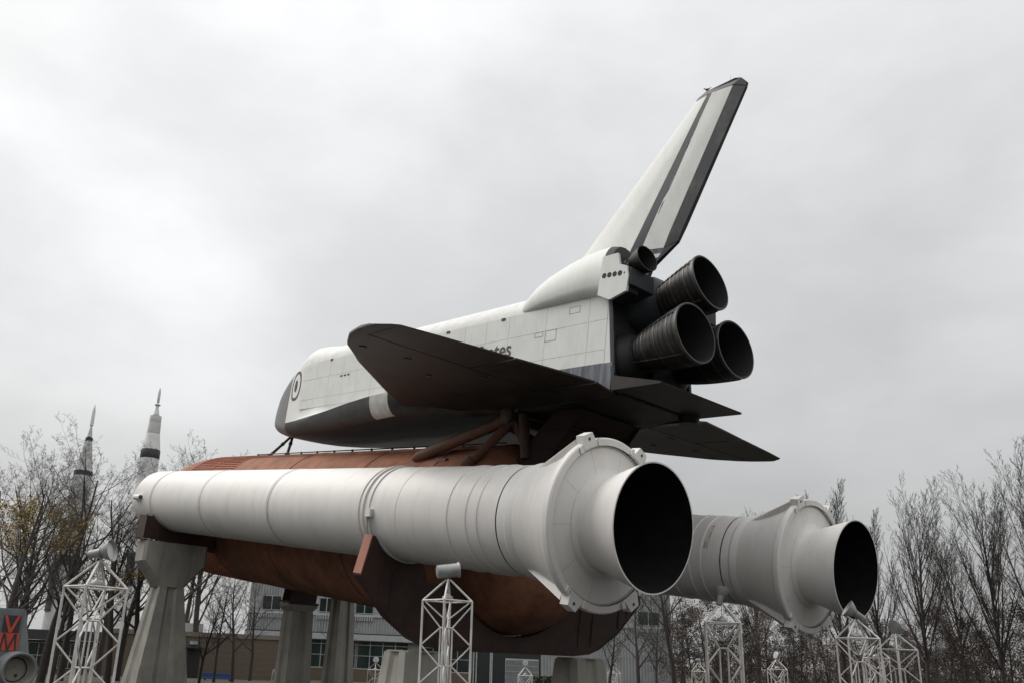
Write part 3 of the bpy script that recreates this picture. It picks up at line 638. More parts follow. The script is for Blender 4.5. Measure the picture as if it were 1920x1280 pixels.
strip((LEf[0][0], 500), (1557, 817), (xl(H1, 500), 500), (xl(H1, 818), 818), M_ORBW, 'fin', 12, 10)
strip((xl(H1, 500) + .4, 500), (xl(H1, 818) + .4, 818), (xl(H2, 500) - .4 + 8, 500), (xl(H2, 818) - .4, 818), M_STRIPE, 'hinge_stripe', 3, 10)
strip((xl(H2, 560), 560), (xl(H2, 818), 818), (xl(R1_, 556), 556), (xl(R1_, 816), 816), M_ORBW, 'rudder', 5, 10)
strip((xl(R1_, 556) + .4, 556), (xl(R1_, 816) + .4, 816), (1540, 563), (1653, 807), M_FINB, 'rudder_edge', 4, 10)
slab([(1472, 549), (1510, 548), (1514, 555), (1471, 559)], M_STREAK, 'rudder_lower_strip')
slab([(1491, 541), (1502, 541), (1510, 547.5), (1489, 548.5)], M_ORBW, 'rudder_lower_tip')
slab([(1462, 498), (1481, 504), (1489, 526), (1540, 562), (1514, 555), (1503, 541), (1480, 538), (1474, 520), (1462, 512)], M_FINB, 'speed_brake_root')
slab([(1557, 818), (1582, 819), (1631, 817.5), (1653, 808.5), (1654, 815), (1645, 825), (1634, 828), (1577, 827), (1560, 822)], M_FINB, 'fin_tip_cap')
o = G().tube(O(1622, 0, 827), O(1622, 0, 842), .012, .006, 6).build('lightning_rod', M_LAMP, T)

# orbital pods
for s in (-1, 1):
    pod = []
    for X_, yi, yo, zb_, zt_ in [(1281, 66, 103, 443, 466), (1290, 60, 107, 443, 478), (1316, 52, 112, 443, 498), (1348, 46, 116, 443, 513), (1388, 42, 119, 443, 525), (1430, 40, 121, 443, 533), (1460, 40, 121.5, 441, 536), (1482, 42, 121, 440, 536)]:
        yc = (yi + yo) / 2; hy = (yo - yi) / 2; zc_ = zb_ + (zt_ - zb_) * .38; P = []
        for k in range(28):
            a = 2 * pi * k / 28; ca, sa = cos(a), sin(a); e = 2.3
            yy = yc + hy * (abs(ca) ** (2 / e)) * (1 if ca > 0 else -1)
            zz = zc_ + (zt_ - zc_) * (abs(sa) ** (2 / 2.05)) if sa > 0 else zc_ - (zc_ - zb_) * (abs(sa) ** (2 / 4.0))
            P.append(O(X_ + (500 - zz) * .06, s * yy, zz))
        pod.append(P)
    o = G().loft(pod, cap1=False).build('engine_pod', M_ORBW, T, 40)
    # dark open tail of the pod
    hood = [[O(1494 + dx, s * 88, 0) for _ in ()] for dx in ()]
    base_r = pod[-1]; ce = sum(base_r, Vector()) / len(base_r)
    R = [base_r, [ce + (p - ce) * .93 + (O(14, 0, 0) - O(0, 0, 0)) for p in base_r], [ce + (p - ce) * .55 + (O(24, 0, 0) - O(0, 0, 0)) for p in base_r]]
    G().loft(R, cap0=False, cap1=True).build('pod_tail', M_BASE, T, 40)
    # manoeuvring nozzle
    gx = O(1502, s * 84, 488); ex = O(1546, s * 88, 500); ax = (ex - gx)
    Ln = ax.length
    G().lathe([(-.15, .16), (0, .18), (.25 * Ln, .33), (.6 * Ln, .47), (Ln, .555), (Ln + .005, .525)], gx, ax, 32).build('manoeuvring_nozzle', M_ENG, T, 40)
    G().lathe([(Ln - .02, .53), (.5 * Ln, .40), (.05 * Ln, .2), (0, .01)], gx, ax, 32, cap1=True).build('nozzle_inside', M_ENGIN, T, 40)
    # thruster housing with its row of four ports
    P = [(1483, 505), (1514, 505), (1519, 485), (1534, 479), (1538, 462), (1536, 437), (1503, 428), (1478, 440), (1480, 470)]
    hs = G().prism([O(x, s * 117, z) for x, z in P], O(0, s * 5, 0) - O(0, 0, 0)).build('thruster_housing', M_ORBW, T)
    G().prism([O(1505 + (x - 1505) * .95, s * 90, 468 + (z - 468) * .95) for x, z in P], O(0, s * 26.8, 0) - O(0, 0, 0)).build('housing_core', M_BASE, T, parent=hs)
    for k in range(4):
        X_ = 1489 + k * 10.7; zz = 471 - k * .7; p = O(X_, s * 122, zz); dy = Vector((0, s, 0))
        G().lathe([(-.01, .11), (.006, .108), (.010, .09), (.005, .085), (.004, .0)], p, dy, 20, cap1=True).build('thruster_port', M_ENGIN, T, 40, parent=hs)
    p = O(1530, s * 122, 468); G().tube(p, p + Vector((0, s * .006, 0)), .035, n=10).build('thruster_port', M_ENGIN, T, parent=hs)
    G().hexa([O(1505, s * 60, 440), O(1542, s * 60, 448), O(1542, s * 119, 448), O(1505, s * 119, 440), O(1505, s * 60, 478), O(1540, s * 60, 476), O(1540, s * 119, 476), O(1505, s * 119, 478)]).build('thruster_mount', M_BASEB, T)
    for k in range(2):
        a_ = O(1505, s * (108 - k * 10), 491 - k * 2); b_ = O(1522, s * (108 - k * 10), 491.5 - k * 2)
        G().lathe([(0, .05), (.3, .07), ((b_ - a_).length, .105), ((b_ - a_).length, .08), (.25, .0)], a_, b_ - a_, 16).build('rear_thruster', M_LAMP, T, 40)
# aft blankets, domes and main engines
def bell(gx, ax, scale=1.0):
    gx = Vector(gx); ax = Vector(ax).normalized()
    Lb = 162 * K; pr = [(.16, .30), (.22, .40), (.35, .60), (.5, .79), (.65, .93), (.8, 1.04), (.92, 1.11), (1, 1.145)]
    prof = [(u * Lb, r) for u, r in pr]; f = lambda u: interp([(a, b) for a, b in pr], u)
    o = G().lathe(prof + [(Lb + .03, 1.15), (Lb + .03, 1.10)], gx, ax, 64).build('engine_bell', M_ENG, T, 40)
    G().lathe([(Lb + .03, 1.115), (.8 * Lb, 1.00), (.5 * Lb, .75), (.3 * Lb, .48), (.2 * Lb, .3), (.19 * Lb, .01)], gx, ax, 48, cap1=True).build('bell_inside', M_ENGIN, T, 40, parent=o)
    for k in range(12):
        u = .30 + k * .058; r = f(u); h = .020
        G().lathe([(u * Lb - .045, r - .005), (u * Lb - .03, r + h), (u * Lb + .03, r + h), (u * Lb + .045, r - .005)], gx, ax, 48).build('stiffening_band', M_BAND if k % 3 == 1 else M_ENG, T, 40, parent=o)
    G().lathe([(Lb - .10, 1.13), (Lb - .09, 1.165), (Lb - .02, 1.175), (Lb + .03, 1.17), (Lb + .035, 1.13)], gx, ax, 64).build('exit_lip', M_BAND, T, 40, parent=o)
    # drain lines along the bell
    ref = Vector((0, 0, 1)); v = (ref - ax * ref.dot(ax)).normalized(); u_ = v.cross(ax)
    for ang in (-60, -20, 35, 100, 160, 215):
        a = radians(ang); g = G(); pts = [gx + ax * (u * Lb) + (v * cos(a + (1 - u) * .25) + u_ * sin(a + (1 - u) * .25)) * (f(u) + .028) for u in [.28 + .68 * i / 10 for i in range(11)]]
        for a_, b_ in zip(pts[:-1], pts[1:]): g.tube(a_, b_, .022, n=6)
        g.build('drain_line', M_BAND, T, 40, parent=o)
    # powerhead lump
    G().lathe([(-.5, .55), (-.2, .62), (.1 * Lb, .55), (.22 * Lb, .36)], gx, ax, 24, cap0=True).build('powerhead', M_BASE, T, 40, parent=o)
def dirv(a, b): return O(*b) - O(*a)
c16, s16, c10, s10 = cos(radians(16)), sin(radians(16)), cos(radians(10)), sin(radians(10))
for gp, d in (((1449, 0, 431), (c16, 0, s16)), ((1466, -54, 342.6), (c10, -.05, s10)), ((1468, 54, 346), (c10, -.05, s10))):
    ax = dirv((0, 0, 0), d); bell(O(*gp), ax)
    c = O(1492 if gp[1] else 1486, gp[1], gp[2] + (4 if gp[1] else 12))
    rr = 46 * K if gp[1] else 54 * K
    G().lathe([(-.5, rr), (0, rr), (.25 * rr, rr * .93), (.5 * rr, rr * .76), (.66 * rr, rr * .52)], c, ax, 40).build('engine_dome', M_BASEB if not gp[1] else M_BASE, T, 40)
# upper blanket bulge between the pods
R = []
for i in range(9):
    a_ = pi / 2 * i / 8; R.append([O(1484 + 52 * sin(a_), 66 * cos(a_) * cos(2 * pi * k / 36) + 0, 450 + 58 * cos(a_) * sin(2 * pi * k / 36)) for k in range(36)])
G().loft(R).build('upper_base_fairing', M_BASEB, T, 40)
G().box(O(1500, -30, 300), O(1530, 30, 330)).build('base_pedestal', M_BASE, T)
G().tube(O(1520, 88, 268), O(1520, 88, 312), .42, .42, 16).build('umbilical_stub', M_BASE, T, 40)

# ================================================================== LIGHT TOWERS
def tower_parts(T_, w=1.2, h=5.2, full=True, r=.030):
    e = T_; hw = w / 2; ci = .12 * w; col = [(-hw, -hw), (hw, -hw), (hw, hw), (-hw, hw)]; cin = [(x * .24, y * .24) for x, y in col]
    zt = h - .60 * w; acc = G()
    def part(nm, a, b, rr):
        if full: G().tube(a, b, rr, n=8).build(nm, M_TOWER, e, 40)
        else: acc.tube(a, b, rr, n=5)
    za = h
    for i in range(4):
        (x, y), (u, v) = col[i], cin[i]; (x2, y2), (u2, v2) = col[(i + 1) % 4], cin[(i + 1) % 4]
        part('leg', (x, y, 0), (x, y, zt), r * 1.25)
        part('apex_strut', (x, y, zt), (x * .07, y * .07, za), r * 1.15)
        part('top_rail', (x, y, zt), (x2, y2, zt), r)
        zi = zt - .74 * w
        part('core_leg', (u, v, 0), (u, v, zi), r * .9)
        part('guard_strut', (x * .93, y * .93, zt - .02), (x * .06, y * .06, zt - .52 * w), r * .85)
        z_o = zt - .12 * w; z_i = zi
        k = 0
        while z_i > .05:
            part('brace', (x, y, z_o), (u, v, z_i), r * .9)
            part('core_ring', (u, v, z_i), (u2, v2, z_i), r * .8)
            z_o = z_i - .48 * w
            if z_o < .05: break
            part('brace', (u, v, z_i), (x, y, z_o), r * .9)
            z_i = z_o - .55 * w
    if not full: acc.build('frame', M_TOWER, e)
    # hanging downlight under the apex
    o = G().lathe([(0, .03), (.06, .09), (.10, .17), (.17, .20), (.19, .20), (.17, .17)][::1], (0, 0, zt + .26), (0, 0, -1), 20).build('downlight', M_LAMP, e, 50)
    G().tube((0, 0, zt + .25), (0, 0, za - .03), .012, n=6).build('downlight_rod', M_LAMP, e, parent=o)
    G().tube((0, 0, za - .06), (0, 0, za + .16), .018, n=8).build('lamp_stem', M_LAMP, e)
def lamp(kind, e, h, head, tilt, s=1.0):
    """floodlight: round reflector bell and ballast box, turned by head and tilt"""
    p = Vector((0, 0, h + .16)); d = Vector((cos(head) * cos(tilt), sin(head) * cos(tilt), sin(tilt)))
    if kind == 'bell':
        o = G().lathe([(-.34 * s, .085 * s), (-.32 * s, .10 * s), (-.05 * s, .11 * s), (0, .13 * s)], p + Vector((0, 0, .1)), d, 20, cap0=True).build('lamp_housing', M_LAMP, e, 40)
        G().lathe([(0, .11 * s), (.10 * s, .19 * s), (.24 * s, .27 * s), (.28 * s, .285 * s), (.28 * s, .27 * s), (.1 * s, .15 * s), (.02 * s, .01)], p + Vector((0, 0, .1)), d, 28, cap1=True).build('reflector', M_LAMP, e, 40)
        G().lathe([(.20 * s, .245 * s), (.205 * s, .01)], p + Vector((0, 0, .1)), d, 24, cap1=True).build('lens', M_LAMPG, e)
    elif kind == 'can':
        G().lathe([(-.30 * s, .12 * s), (-.28 * s, .16 * s), (.22 * s, .17 * s), (.24 * s, .19 * s), (.27 * s, .19 * s), (.27 * s, .15 * s), (.2 * s, .0)], p + Vector((0, 0, .14)), d, 24, cap0=True, cap1=True).build('lamp_housing', M_LAMP, e, 40)
        G().tube(p, p + Vector((0, 0, .06)), .05, n=10).build('yoke', M_LAMP, e)
    else:
        q = p + Vector((0, 0, .16)); G().lathe([(-.05, .12 * s), (-.02, .24 * s), (.05, .25 * s), (.07, .22 * s), (.06, .0)], q, d, 24, cap0=True, cap1=True).build('lamp_housing', M_LAMP, e, 40)
        G().lathe([(.072, .21 * s), (.085, .19 * s), (.088, .0)], q, d, 24, cap1=True).build('lens', M_LAMPG, e)
        G().tube(p, q, .03, n=8).build('yoke', M_LAMP, e)
def cam_dir(P): d = (CAMP - Vector(P)); return math.atan2(d.y, d.x)
HT = 5.2
def tower(apex, rot, kind, head, tilt, label, full, scale=1.0, s=1.0):
    x, y, z = apex; e = bpy.data.objects.new('light_tower', None); COL.objects.link(e); e.empty_display_size = .3
    proto = PROTO['full' if full else 'far']
    rel = rot - cam_dir(apex); scale = 1 / (abs(cos(rel)) + abs(sin(rel)))
    for ch in list(proto.children): copytree(ch, e)
    lamp(kind, e, HT, head - rot, tilt, s / scale)
    e.location = (x, y, z - HT * scale); e.rotation_euler = (0, 0, rot); e.scale = (scale,) * 3
    tag(e, label, 'light tower', 'white lattice light towers'); return e
PROTO = {}
for k in ('full', 'far'):
    e = bpy.data.objects.new('proto', None); COL.objects.link(e); tower_parts(e, full=(k == 'full')); PROTO[k] = e
def at(a): return radians(a)
cdA = cam_dir((22.3, -12.9, 3))
tower((22.32, -12.86, 3.43), cdA + at(38), 'can', cdA + at(100), at(8), 'white lattice light tower in the centre foreground with a can-shaped lamp', True)
tower((20.03, -20.42, 3.24), cam_dir((20, -20.4, 3)) + at(28), 'bell', cam_dir((20, -20.4, 3)) + at(62), at(12), 'white lattice light tower at far left, its round lamp tilted up', True, s=.82)
tower((21.51, .51, 3.79), cam_dir((21.5, .5, 3)) + at(3), 'bell', cam_dir((21.5, .5, 3)) + at(140), at(68), 'white lattice light tower right of centre with a bowl lamp facing up', True, s=1.0)
tower((26.28, .27, 3.18), cam_dir((26.3, .3, 3)) + at(22), 'bell', cam_dir((26.3, .3, 3)) + at(-75), at(35), 'white lattice light tower in front of the far nozzle with a square-backed lamp', True, s=.95)
tower((25.71, 4.51, 2.94), cam_dir((25.7, 4.5, 3)) + at(43), 'disc', cam_dir((25.7, 4.5, 3)) + at(150), at(10), 'rightmost white lattice light tower standing clear of the others', True)
tower((18.95, 18.62, 2.95), cam_dir((19, 18.6, 3)) + at(15), 'disc', 1.0, at(80), 'white lattice light tower half hidden between the two at the right', False)
tower((-17.63, 13.7, .87), cam_dir((-17.6, 13.7, 1)) + at(43), 'disc', cam_dir((-17.6, 13.7, 1)), at(15), 'small distant light tower with a round white lamp before the office windows', False)
tower((9.42, 26.17, 2.21), cam_dir((9.4, 26.2, 2)) + at(12), 'disc', cam_dir((9.4, 26.2, 2)) + at(-50), at(10), 'small distant light tower whose white disc lamp is turned to the left', False)
tower((-6.18, 40.95, 1.87), cam_dir((-6.2, 41, 2)), 'disc', 2.0, at(-85), 'smallest light tower, just left of the bowl lamp tower right of centre', False)
tower((-11.78, 24.57, .98), cam_dir((-11.8, 24.6, 1)) + at(5), 'disc', cam_dir((-11.8, 24.6, 1)), at(5), 'small distant light tower with a round lamp before the dark entrance', False)
tower((-12.22, 36.55, 1.26), cam_dir((-12.2, 36.5, 1)) + at(18), 'disc', 2.6, at(-80), 'small distant light tower between the right concrete pier and the trees', False)
tower((-42.52, 19.09, -.04), cam_dir((-42.5, 19, 0)) + at(30), 'disc', 2.6, at(-80), 'faint light tower partly hidden by the dark slim pier', False)
for e in PROTO.values():
    for ch in list(e.children):
        for c2 in list(ch.children): bpy.data.objects.remove(c2)
        bpy.data.objects.remove(ch)
    bpy.data.objects.remove(e)

# ================================================================== BACKGROUND ROCKETS
def rocket(x, y, z0, prof, parts, label, mw, segs=32):
    T = Thing('display_rocket', label, 'rocket', (x, y, z0), 'world', 'upright rockets beyond the trees')
    for nm, pr, m in parts:
        G().lathe([(z, r) for z, r in pr], (x, y, 0), (0, 0, 1), segs, cap0=True, cap1=True).build(nm, m, T, 40)
    return T
R_ = [('escape_tower', [(42.4, .22), (42.9, .30), (44.6, .30), (45.0, .22), (45.6, .04)], M_ROCK),
      ('capsule', [(40.2, .95), (41.0, .85), (42.0, .32), (42.5, .25)], M_ROCK),
      ('service_module', [(36.7, 1.35), (36.8, 1.05), (40.1, 1.0), (40.2, .95)], M_ROCKG),
      ('instrument_ring', [(36.0, 1.62), (36.1, 1.72), (36.9, 1.72), (37.0, 1.30)], M_ROCKG)]
T = Thing('display_rocket', 'white rocket with a black band rising above the near booster', 'rocket', (-103.4, 24, -2.6), 'world', 'upright rockets beyond the trees')
def rk(nm, pr, m, par=None): return G().lathe([(z, r * .88) for z, r in pr], (T.base.x, T.base.y, 0), (0, 0, 1), 32, cap0=True, cap1=True).build(nm, m, T, 40, parent=par)
rk('escape_tower', [(42.5, .14), (42.7, .27), (44.5, .27), (45.0, .18), (45.5, .03)], M_ROCK)
rk('tower_collar', [(42.1, .50), (42.15, .55), (42.3, .55), (42.35, .2)], M_ROCKG)
for i in range(4):
    a = pi / 2 * i + .4; G().tube((T.base.x + cos(a) * .45, T.base.y + sin(a) * .45, 40.6), (T.base.x + cos(a) * .2, T.base.y + sin(a) * .2, 42.3), .05, n=5).build('tower_leg', M_ROCK, T)
rk('capsule', [(40.4, .62), (40.5, .60), (41.9, .22)], M_ROCK)
rk('upper_stage', [(38.9, 1.05), (39.0, 1.12), (40.15, 1.12), (40.2, .7)], M_ROCK)
rk('upper_ring', [(37.0, 1.22), (37.02, 1.25), (38.75, 1.17), (38.9, 1.14)], M_ROCKG)
rk('tapered_stage', [(34.0, 1.78), (36.95, 1.25)], M_ROCK)
rk('black_band', [(32.4, 1.83), (32.45, 1.86), (33.85, 1.84), (33.95, 1.80)], M_ROCKB)
rk('second_stage', [(20.2, 2.02), (24, 2.0), (32.4, 1.82)], M_ROCK)
rk('grey_joint', [(19.6, 2.1), (20.2, 2.1)], M_ROCKG)
rk('first_stage', [(-2.5, 2.2), (19.6, 2.05)], M_ROCK)
rk('upper_black_ring', [(15.2, 2.16), (16.0, 2.16)], M_ROCKB)
for i in range(4):
    a0 = pi / 2 * i + .2
    G().lathe([(10.6, 1.95), (15.25, 1.92)], (T.base.x, T.base.y, 0), (0, 0, 1), 8, a0=a0, a1=a0 + pi / 4).build('black_panel', M_ROCKB, T, 40)
T = Thing('display_rocket', 'darker grey rocket at far left half hidden by bare trees', 'rocket', (-125.7, 19.8, -2.6), 'world', 'upright rockets beyond the trees')
rk('escape_tower', [(41.5, .12), (41.7, .38), (44.6, .34), (45.2, .2), (46.0, .04)], M_ROCK)
rk('tower_lattice', [(39.4, .55), (41.5, .2)], M_ROCKG)
rk('dark_collar', [(38.6, .78), (39.2, .78)], M_ROCKB)
rk('capsule', [(34.6, 1.45), (38.6, .7)], M_ROCKG)
rk('upper_stage', [(32.6, 1.85), (34.6, 1.5)], M_ROCKG)
rk('dark_band', [(31.7, 1.93), (32.6, 1.93)], M_ROCKB)
rk('second_stage', [(23.0, 2.15), (31.7, 1.9)], M_ROCKG)
rk('second_dark_band', [(21.6, 2.5), (23.0, 2.4)], M_ROCKB)
rk('first_stage', [(-2.5, 2.75), (21.6, 2.5)], M_ROCKG)
rk('lower_dark_band', [(14.8, 2.75), (16.6, 2.72)], M_ROCKB)
for i in range(4):
    a0 = pi / 2 * i + .9
    G().lathe([(6.5, 2.49), (14.8, 2.43)], (T.base.x, T.base.y, 0), (0, 0, 1), 8, a0=a0, a1=a0 + pi / 4).build('dark_panel', M_ROCKB, T, 40)

# ================================================================== BUILDINGS
class Fac:
    def __init__(s, P0, rot): s.P0 = Vector(P0); s.s = Vector((cos(rot), sin(rot), 0)); s.n = Vector((sin(rot), -cos(rot), 0))   # n faces the camera
    def p(s, a, d, z): return s.P0 + s.s * a + s.n * d + Vector((0, 0, z))
    def box(s, g, a0, a1, d0, d1, z0, z1): g.hexa([s.p(a0, d0, z0), s.p(a1, d0, z0), s.p(a1, d1, z0), s.p(a0, d1, z0), s.p(a0, d0, z1), s.p(a1, d0, z1), s.p(a1, d1, z1), s.p(a0, d1, z1)]); return g
ZB = -2.8
F = Fac((-49.29, 40.84, 0), radians(52.52))
T = Thing('office_building', 'pale corrugated metal building with dark windows seen below the orange tank', 'building', F.p(0, 0, ZB))
def bx(nm, a0, a1, d0, d1, z0, z1, m, par=None): return F.box(G(), a0, a1, d0, d1, z0, z1).build(nm, m, T, parent=par)
bx('main_block', -20.4, 34.8, -16, -.25, ZB, 10.9, M_CORR)
bx('roof_edge', -20.6, 35.0, -16.2, .1, 10.9, 11.25, M_ROOFD)
# upper corrugated wall: ribs
g = G(); a = -20.3
while a < 34.7:
    inwin = False
    for z0, z1 in ((3.95, 6.15), (8.3, 10.9)): F.box(g, a, a + .18, -.26, -.12, z0, z1)
    a += .36
o = g.build('corrugation_ribs', M_CORR, T); o['kind'] = 'stuff'
bx('upper_sill_band', -20.4, 34.8, -.27, .0, 6.0, 6.28, M_FASC)
bx('fascia', -20.4, 8.6, -.3, .9, 3.06, 3.78, M_FASC)
bx('shadow_gap', -20.4, 8.6, -.28, .5, 3.79, 3.93, M_ROOFD)
bx('lower_wall', -20.4, 8.6, -.27, .12, ZB, -.42, M_BRICK)
wins = [(-18.7, -15.1), (-11.4, -9.5), (-6.7, -4.4), (-1.5, .9), (4.4, 6.8), (11, 14), (18, 21), (24.5, 27.2), (30.3, 33.2)]
for a0, a1 in wins:
    w = bx('upper_window', a0, a1, -.24, -.10, 6.4, 8.25, M_FRAME)
    n_ = 3 if a1 - a0 > 3 else 2; st = (a1 - a0) / n_
    for k in range(n_): bx('pane', a0 + k * st + .06, a0 + (k + 1) * st - .06, -.2, -.07, 6.5, 8.15, M_GLASS, w)
    for k in range(int((a1 - a0 + .6) / .3)):
        bx('sunshade_fin', a0 - .3 + k * .3, a0 - .3 + k * .3 + .14, 0.004, .18, 5.5, 5.98, M_FASC)
for a0, a1 in [(-19.5, -14.2), (-12.2, -6.3), (-6.1, .35), (2.0, 8.3)]:
    w = bx('ground_window', a0, a1, -.22, .02, -.42, 3.05, M_FRAME)
    n_ = max(2, round((a1 - a0) / 1.5)); st = (a1 - a0) / n_; zs_ = [-.34, 1.2, 2.52, 3.0]
    for k in range(n_):
        for za, zb_ in zip(zs_[:-1], zs_[1:]): bx('pane', a0 + k * st + .05, a0 + (k + 1) * st - .05, -.15, .035, za + .04, zb_ - .04, M_GLASS, w)
bx('entrance_recess', 8.7, 17.4, -.27, .05, ZB, 3.9, M_DARK)
for a0 in (8.75, 9.1, 10.9, 11.1): bx('entrance_column', a0, a0 + .14, .06, .2, ZB, 3.0, M_FRAME)
d_ = bx('shutter_door', 12.9, 17.2, .06, .12, ZB, 1.6, M_ROCKG)
for k in range(6): bx('shutter_slat', 12.95, 17.15, .123, .15, ZB + .1 + k * .7, ZB + .72 + k * .7, M_MODG, d_)
bx('right_wall_panel', 17.5, 34.8, -.26, .03, ZB, 3.9, M_CORR)
g = G(); a = 17.6
while a < 34.6: F.box(g, a, a + .2, .034, .14, ZB, 3.85); a += .4
o = g.build('lower_wall_ribs', M_CORR, T); o['kind'] = 'stuff'
F = Fac((-49.59, 10.69, 0), radians(67.22))
T = Thing('brick_building', 'low brown brick building with flat roof behind the near concrete pier', 'building', F.p(0, 0, ZB))
bx('wall', -7.3, 11.2, -12, 0, ZB, 2.55, M_BRICK)
bx('coping', -7.4, 11.3, -12.1, .12, 2.56, 3.02, M_COPE)
bx('roof_plant', -3.0, 2.6, -9, -4, 3.03, 4.0, M_ROCKG)
d_ = bx('doorway', 1.2, 2.5, -.05, .03, ZB, 1.35, M_DARK); bx('door_canopy', .9, 2.8, .032, .9, 1.36, 1.5, M_ROOFD)
bx('light_box', 1.3, 2.1, .032, .3, 1.75, 2.1, M_FASC)
for r_ in range(8):                                        # brick courses recessed as lines
    bx('mortar_course', 3.0, 11.15, .002, .012, ZB + .5 + r_ * .6, ZB + .53 + r_ * .6, M_COPE)
T = Thing('glazed_pavilion', 'low dark roofed building with green glass windows at far left', 'building', F.p(-12, 0, ZB))
bx('wall', -22, -7.5, -10, -.2, ZB, 1.6, M_BRICK)
bx('roof', -22.5, -7.42, -10.5, 1.0, 1.62, 2.6, M_ROOFD)
w = bx('window', -15.2, -8.2, -.19, -.08, -1.1, 1.4, M_FRAME)
for k in range(7):
    for j in range(2): bx('pane', -15.1 + k * .99, -15.1 + k * .99 + .9, -.12, -.04, -1.02 + j * 1.2, .10 + j * 1.2, M_GLASS, w)
# small coloured benches / barrel near the left building
T2 = Thing('picnic_bench', 'blue plastic bench on the grass before the brick building', 'bench', F.p(5.8, 12, -1.9))
T = T2
bx('seat', 2.6, 5.4, 11.7, 12.2, -1.25, -1.15, M_BLUE)
for a0 in (2.8, 5.0): bx('leg', a0, a0 + .15, 11.75, 12.15, -2.3, -1.26, M_BLUE)
bx('backrest', 2.6, 5.4, 11.6, 11.68, -1.1, -.75, M_BLUE)

# ribbed capsule exhibit with red and black sign at the far left
F = Fac((-.86, -16.62, 0), radians(76.3))
T = Thing('ribbed_exhibit_module', 'grey ribbed metal exhibit with an orange and black letter sign at bottom left', 'exhibit', F.p(0, 0, 0))
F.box(G(), -3.2, .05, -2.5, 0, -1.0, 2.84).build('body', M_MODG, T)
G().hexa([F.p(.055, -2.4, 0), F.p(.75, -2.4, 0), F.p(.75, -.05, 0), F.p(.055, -.05, 0), F.p(.055, -2.4, 2.8), F.p(.12, -2.4, 2.8), F.p(.12, -.05, 2.8), F.p(.055, -.05, 2.8)]).build('sloped_side', M_MODG, T)
for k in range(40):
    a = -3.15 + k * .08; F.box(G(), a, a + .035, .002, .03, 0, 2.8).build('rib', M_MODG, T)
sg = F.box(G(), -.66, -.01, .032, .06, 1.86, 2.56).build('sign_upper', M_BLKP, T)
sg2 = F.box(G(), -.66, .03, .032, .06, 1.16, 1.855).build('sign_lower', M_RED, T)
def stroke(a0, z0, a1, z1, w, m, par, nm='letter_stroke', d=.062):
    G().hexa([F.p(a0 - w, d, z0), F.p(a0 + w, d, z0), F.p(a0 + w, d + .01, z0), F.p(a0 - w, d + .01, z0), F.p(a1 - w, d, z1), F.p(a1 + w, d, z1), F.p(a1 + w, d + .01, z1), F.p(a1 - w, d + .01, z1)]).build(nm, m, T, parent=par)
stroke(-.33, 1.87, -.58, 2.55, .055, M_RED, sg); stroke(-.33, 1.87, -.09, 2.55, .055, M_RED, sg, d=.073)
stroke(-.60, 1.17, -.53, 1.84, .035, M_BLKP, sg2); stroke(-.33, 1.17, -.52, 1.84, .035, M_BLKP, sg2, d=.073); stroke(-.33, 1.17, -.12, 1.84, .035, M_BLKP, sg2, d=.084); stroke(-.04, 1.17, -.11, 1.84, .035, M_BLKP, sg2)
C_ = F.p(-.02, .0, .42); 
T = Thing('round_tunnel_mouth', 'round cream lined tunnel mouth below the ribbed exhibit sign', 'exhibit', F.p(-.02, 0, -.25))
ax = (F.n + F.s * .35).normalized()
G().lathe([(.05, .72), (.9, .70), (.92, .66), (.9, .60)], C_, ax, 40).build('tunnel_shell', M_MODG, T, 40)
G().lathe([(.9, .60), (.35, .55), (.35, .5)], C_, ax, 40).build('tunnel_lining', M_CREAM, T, 40)
G().lathe([(.34, .56), (.345, .46), (.33, .44)], C_, ax, 40).build('inner_ring', M_BLKP, T, 40)
G().lathe([(.25, .47), (.22, .0)], C_, ax, 40, cap1=True).build('tunnel_end', M_CREAM, T, 40)
for k, (u, v) in enumerate([(-.18, .12), (-.2, -.12), (.1, -.22)]):
    G().lathe([(0, .06), (.03, .06), (.035, .01)], C_ + ax * .25 + F.s * u + Vector((0, 0, v)), ax, 12, cap1=True).build('fitting', M_BLKP, T)

# bird on the fin tip
p0 = O(1577, 0, 828)
T = Thing('bird', 'small dark bird perched on the front tip of the tail fin', 'bird', p0, 'stack')
g = G(); R = []
for t, r, up_ in ((-.34, .012, .24), (-.2, .035, .20), (-.08, .075, .17), (.04, .085, .19), (.12, .06, .25), (.17, .045, .31), (.23, .04, .34), (.27, .012, .335), (.33, .004, .33)):
    R.append([p0 + .62 * Vector((-t, r * .8 * cos(2 * pi * k / 10), up_ + r * sin(2 * pi * k / 10))) for k in range(10)])
g.loft(R).build('body', M_BIRD, T, 60)
for s in (-1, 1): G().tube(p0 + Vector((0, s * .03, .0)), p0 + Vector((0, s * .02, .09)), .008, n=5).build('leg', M_BIRD, T)

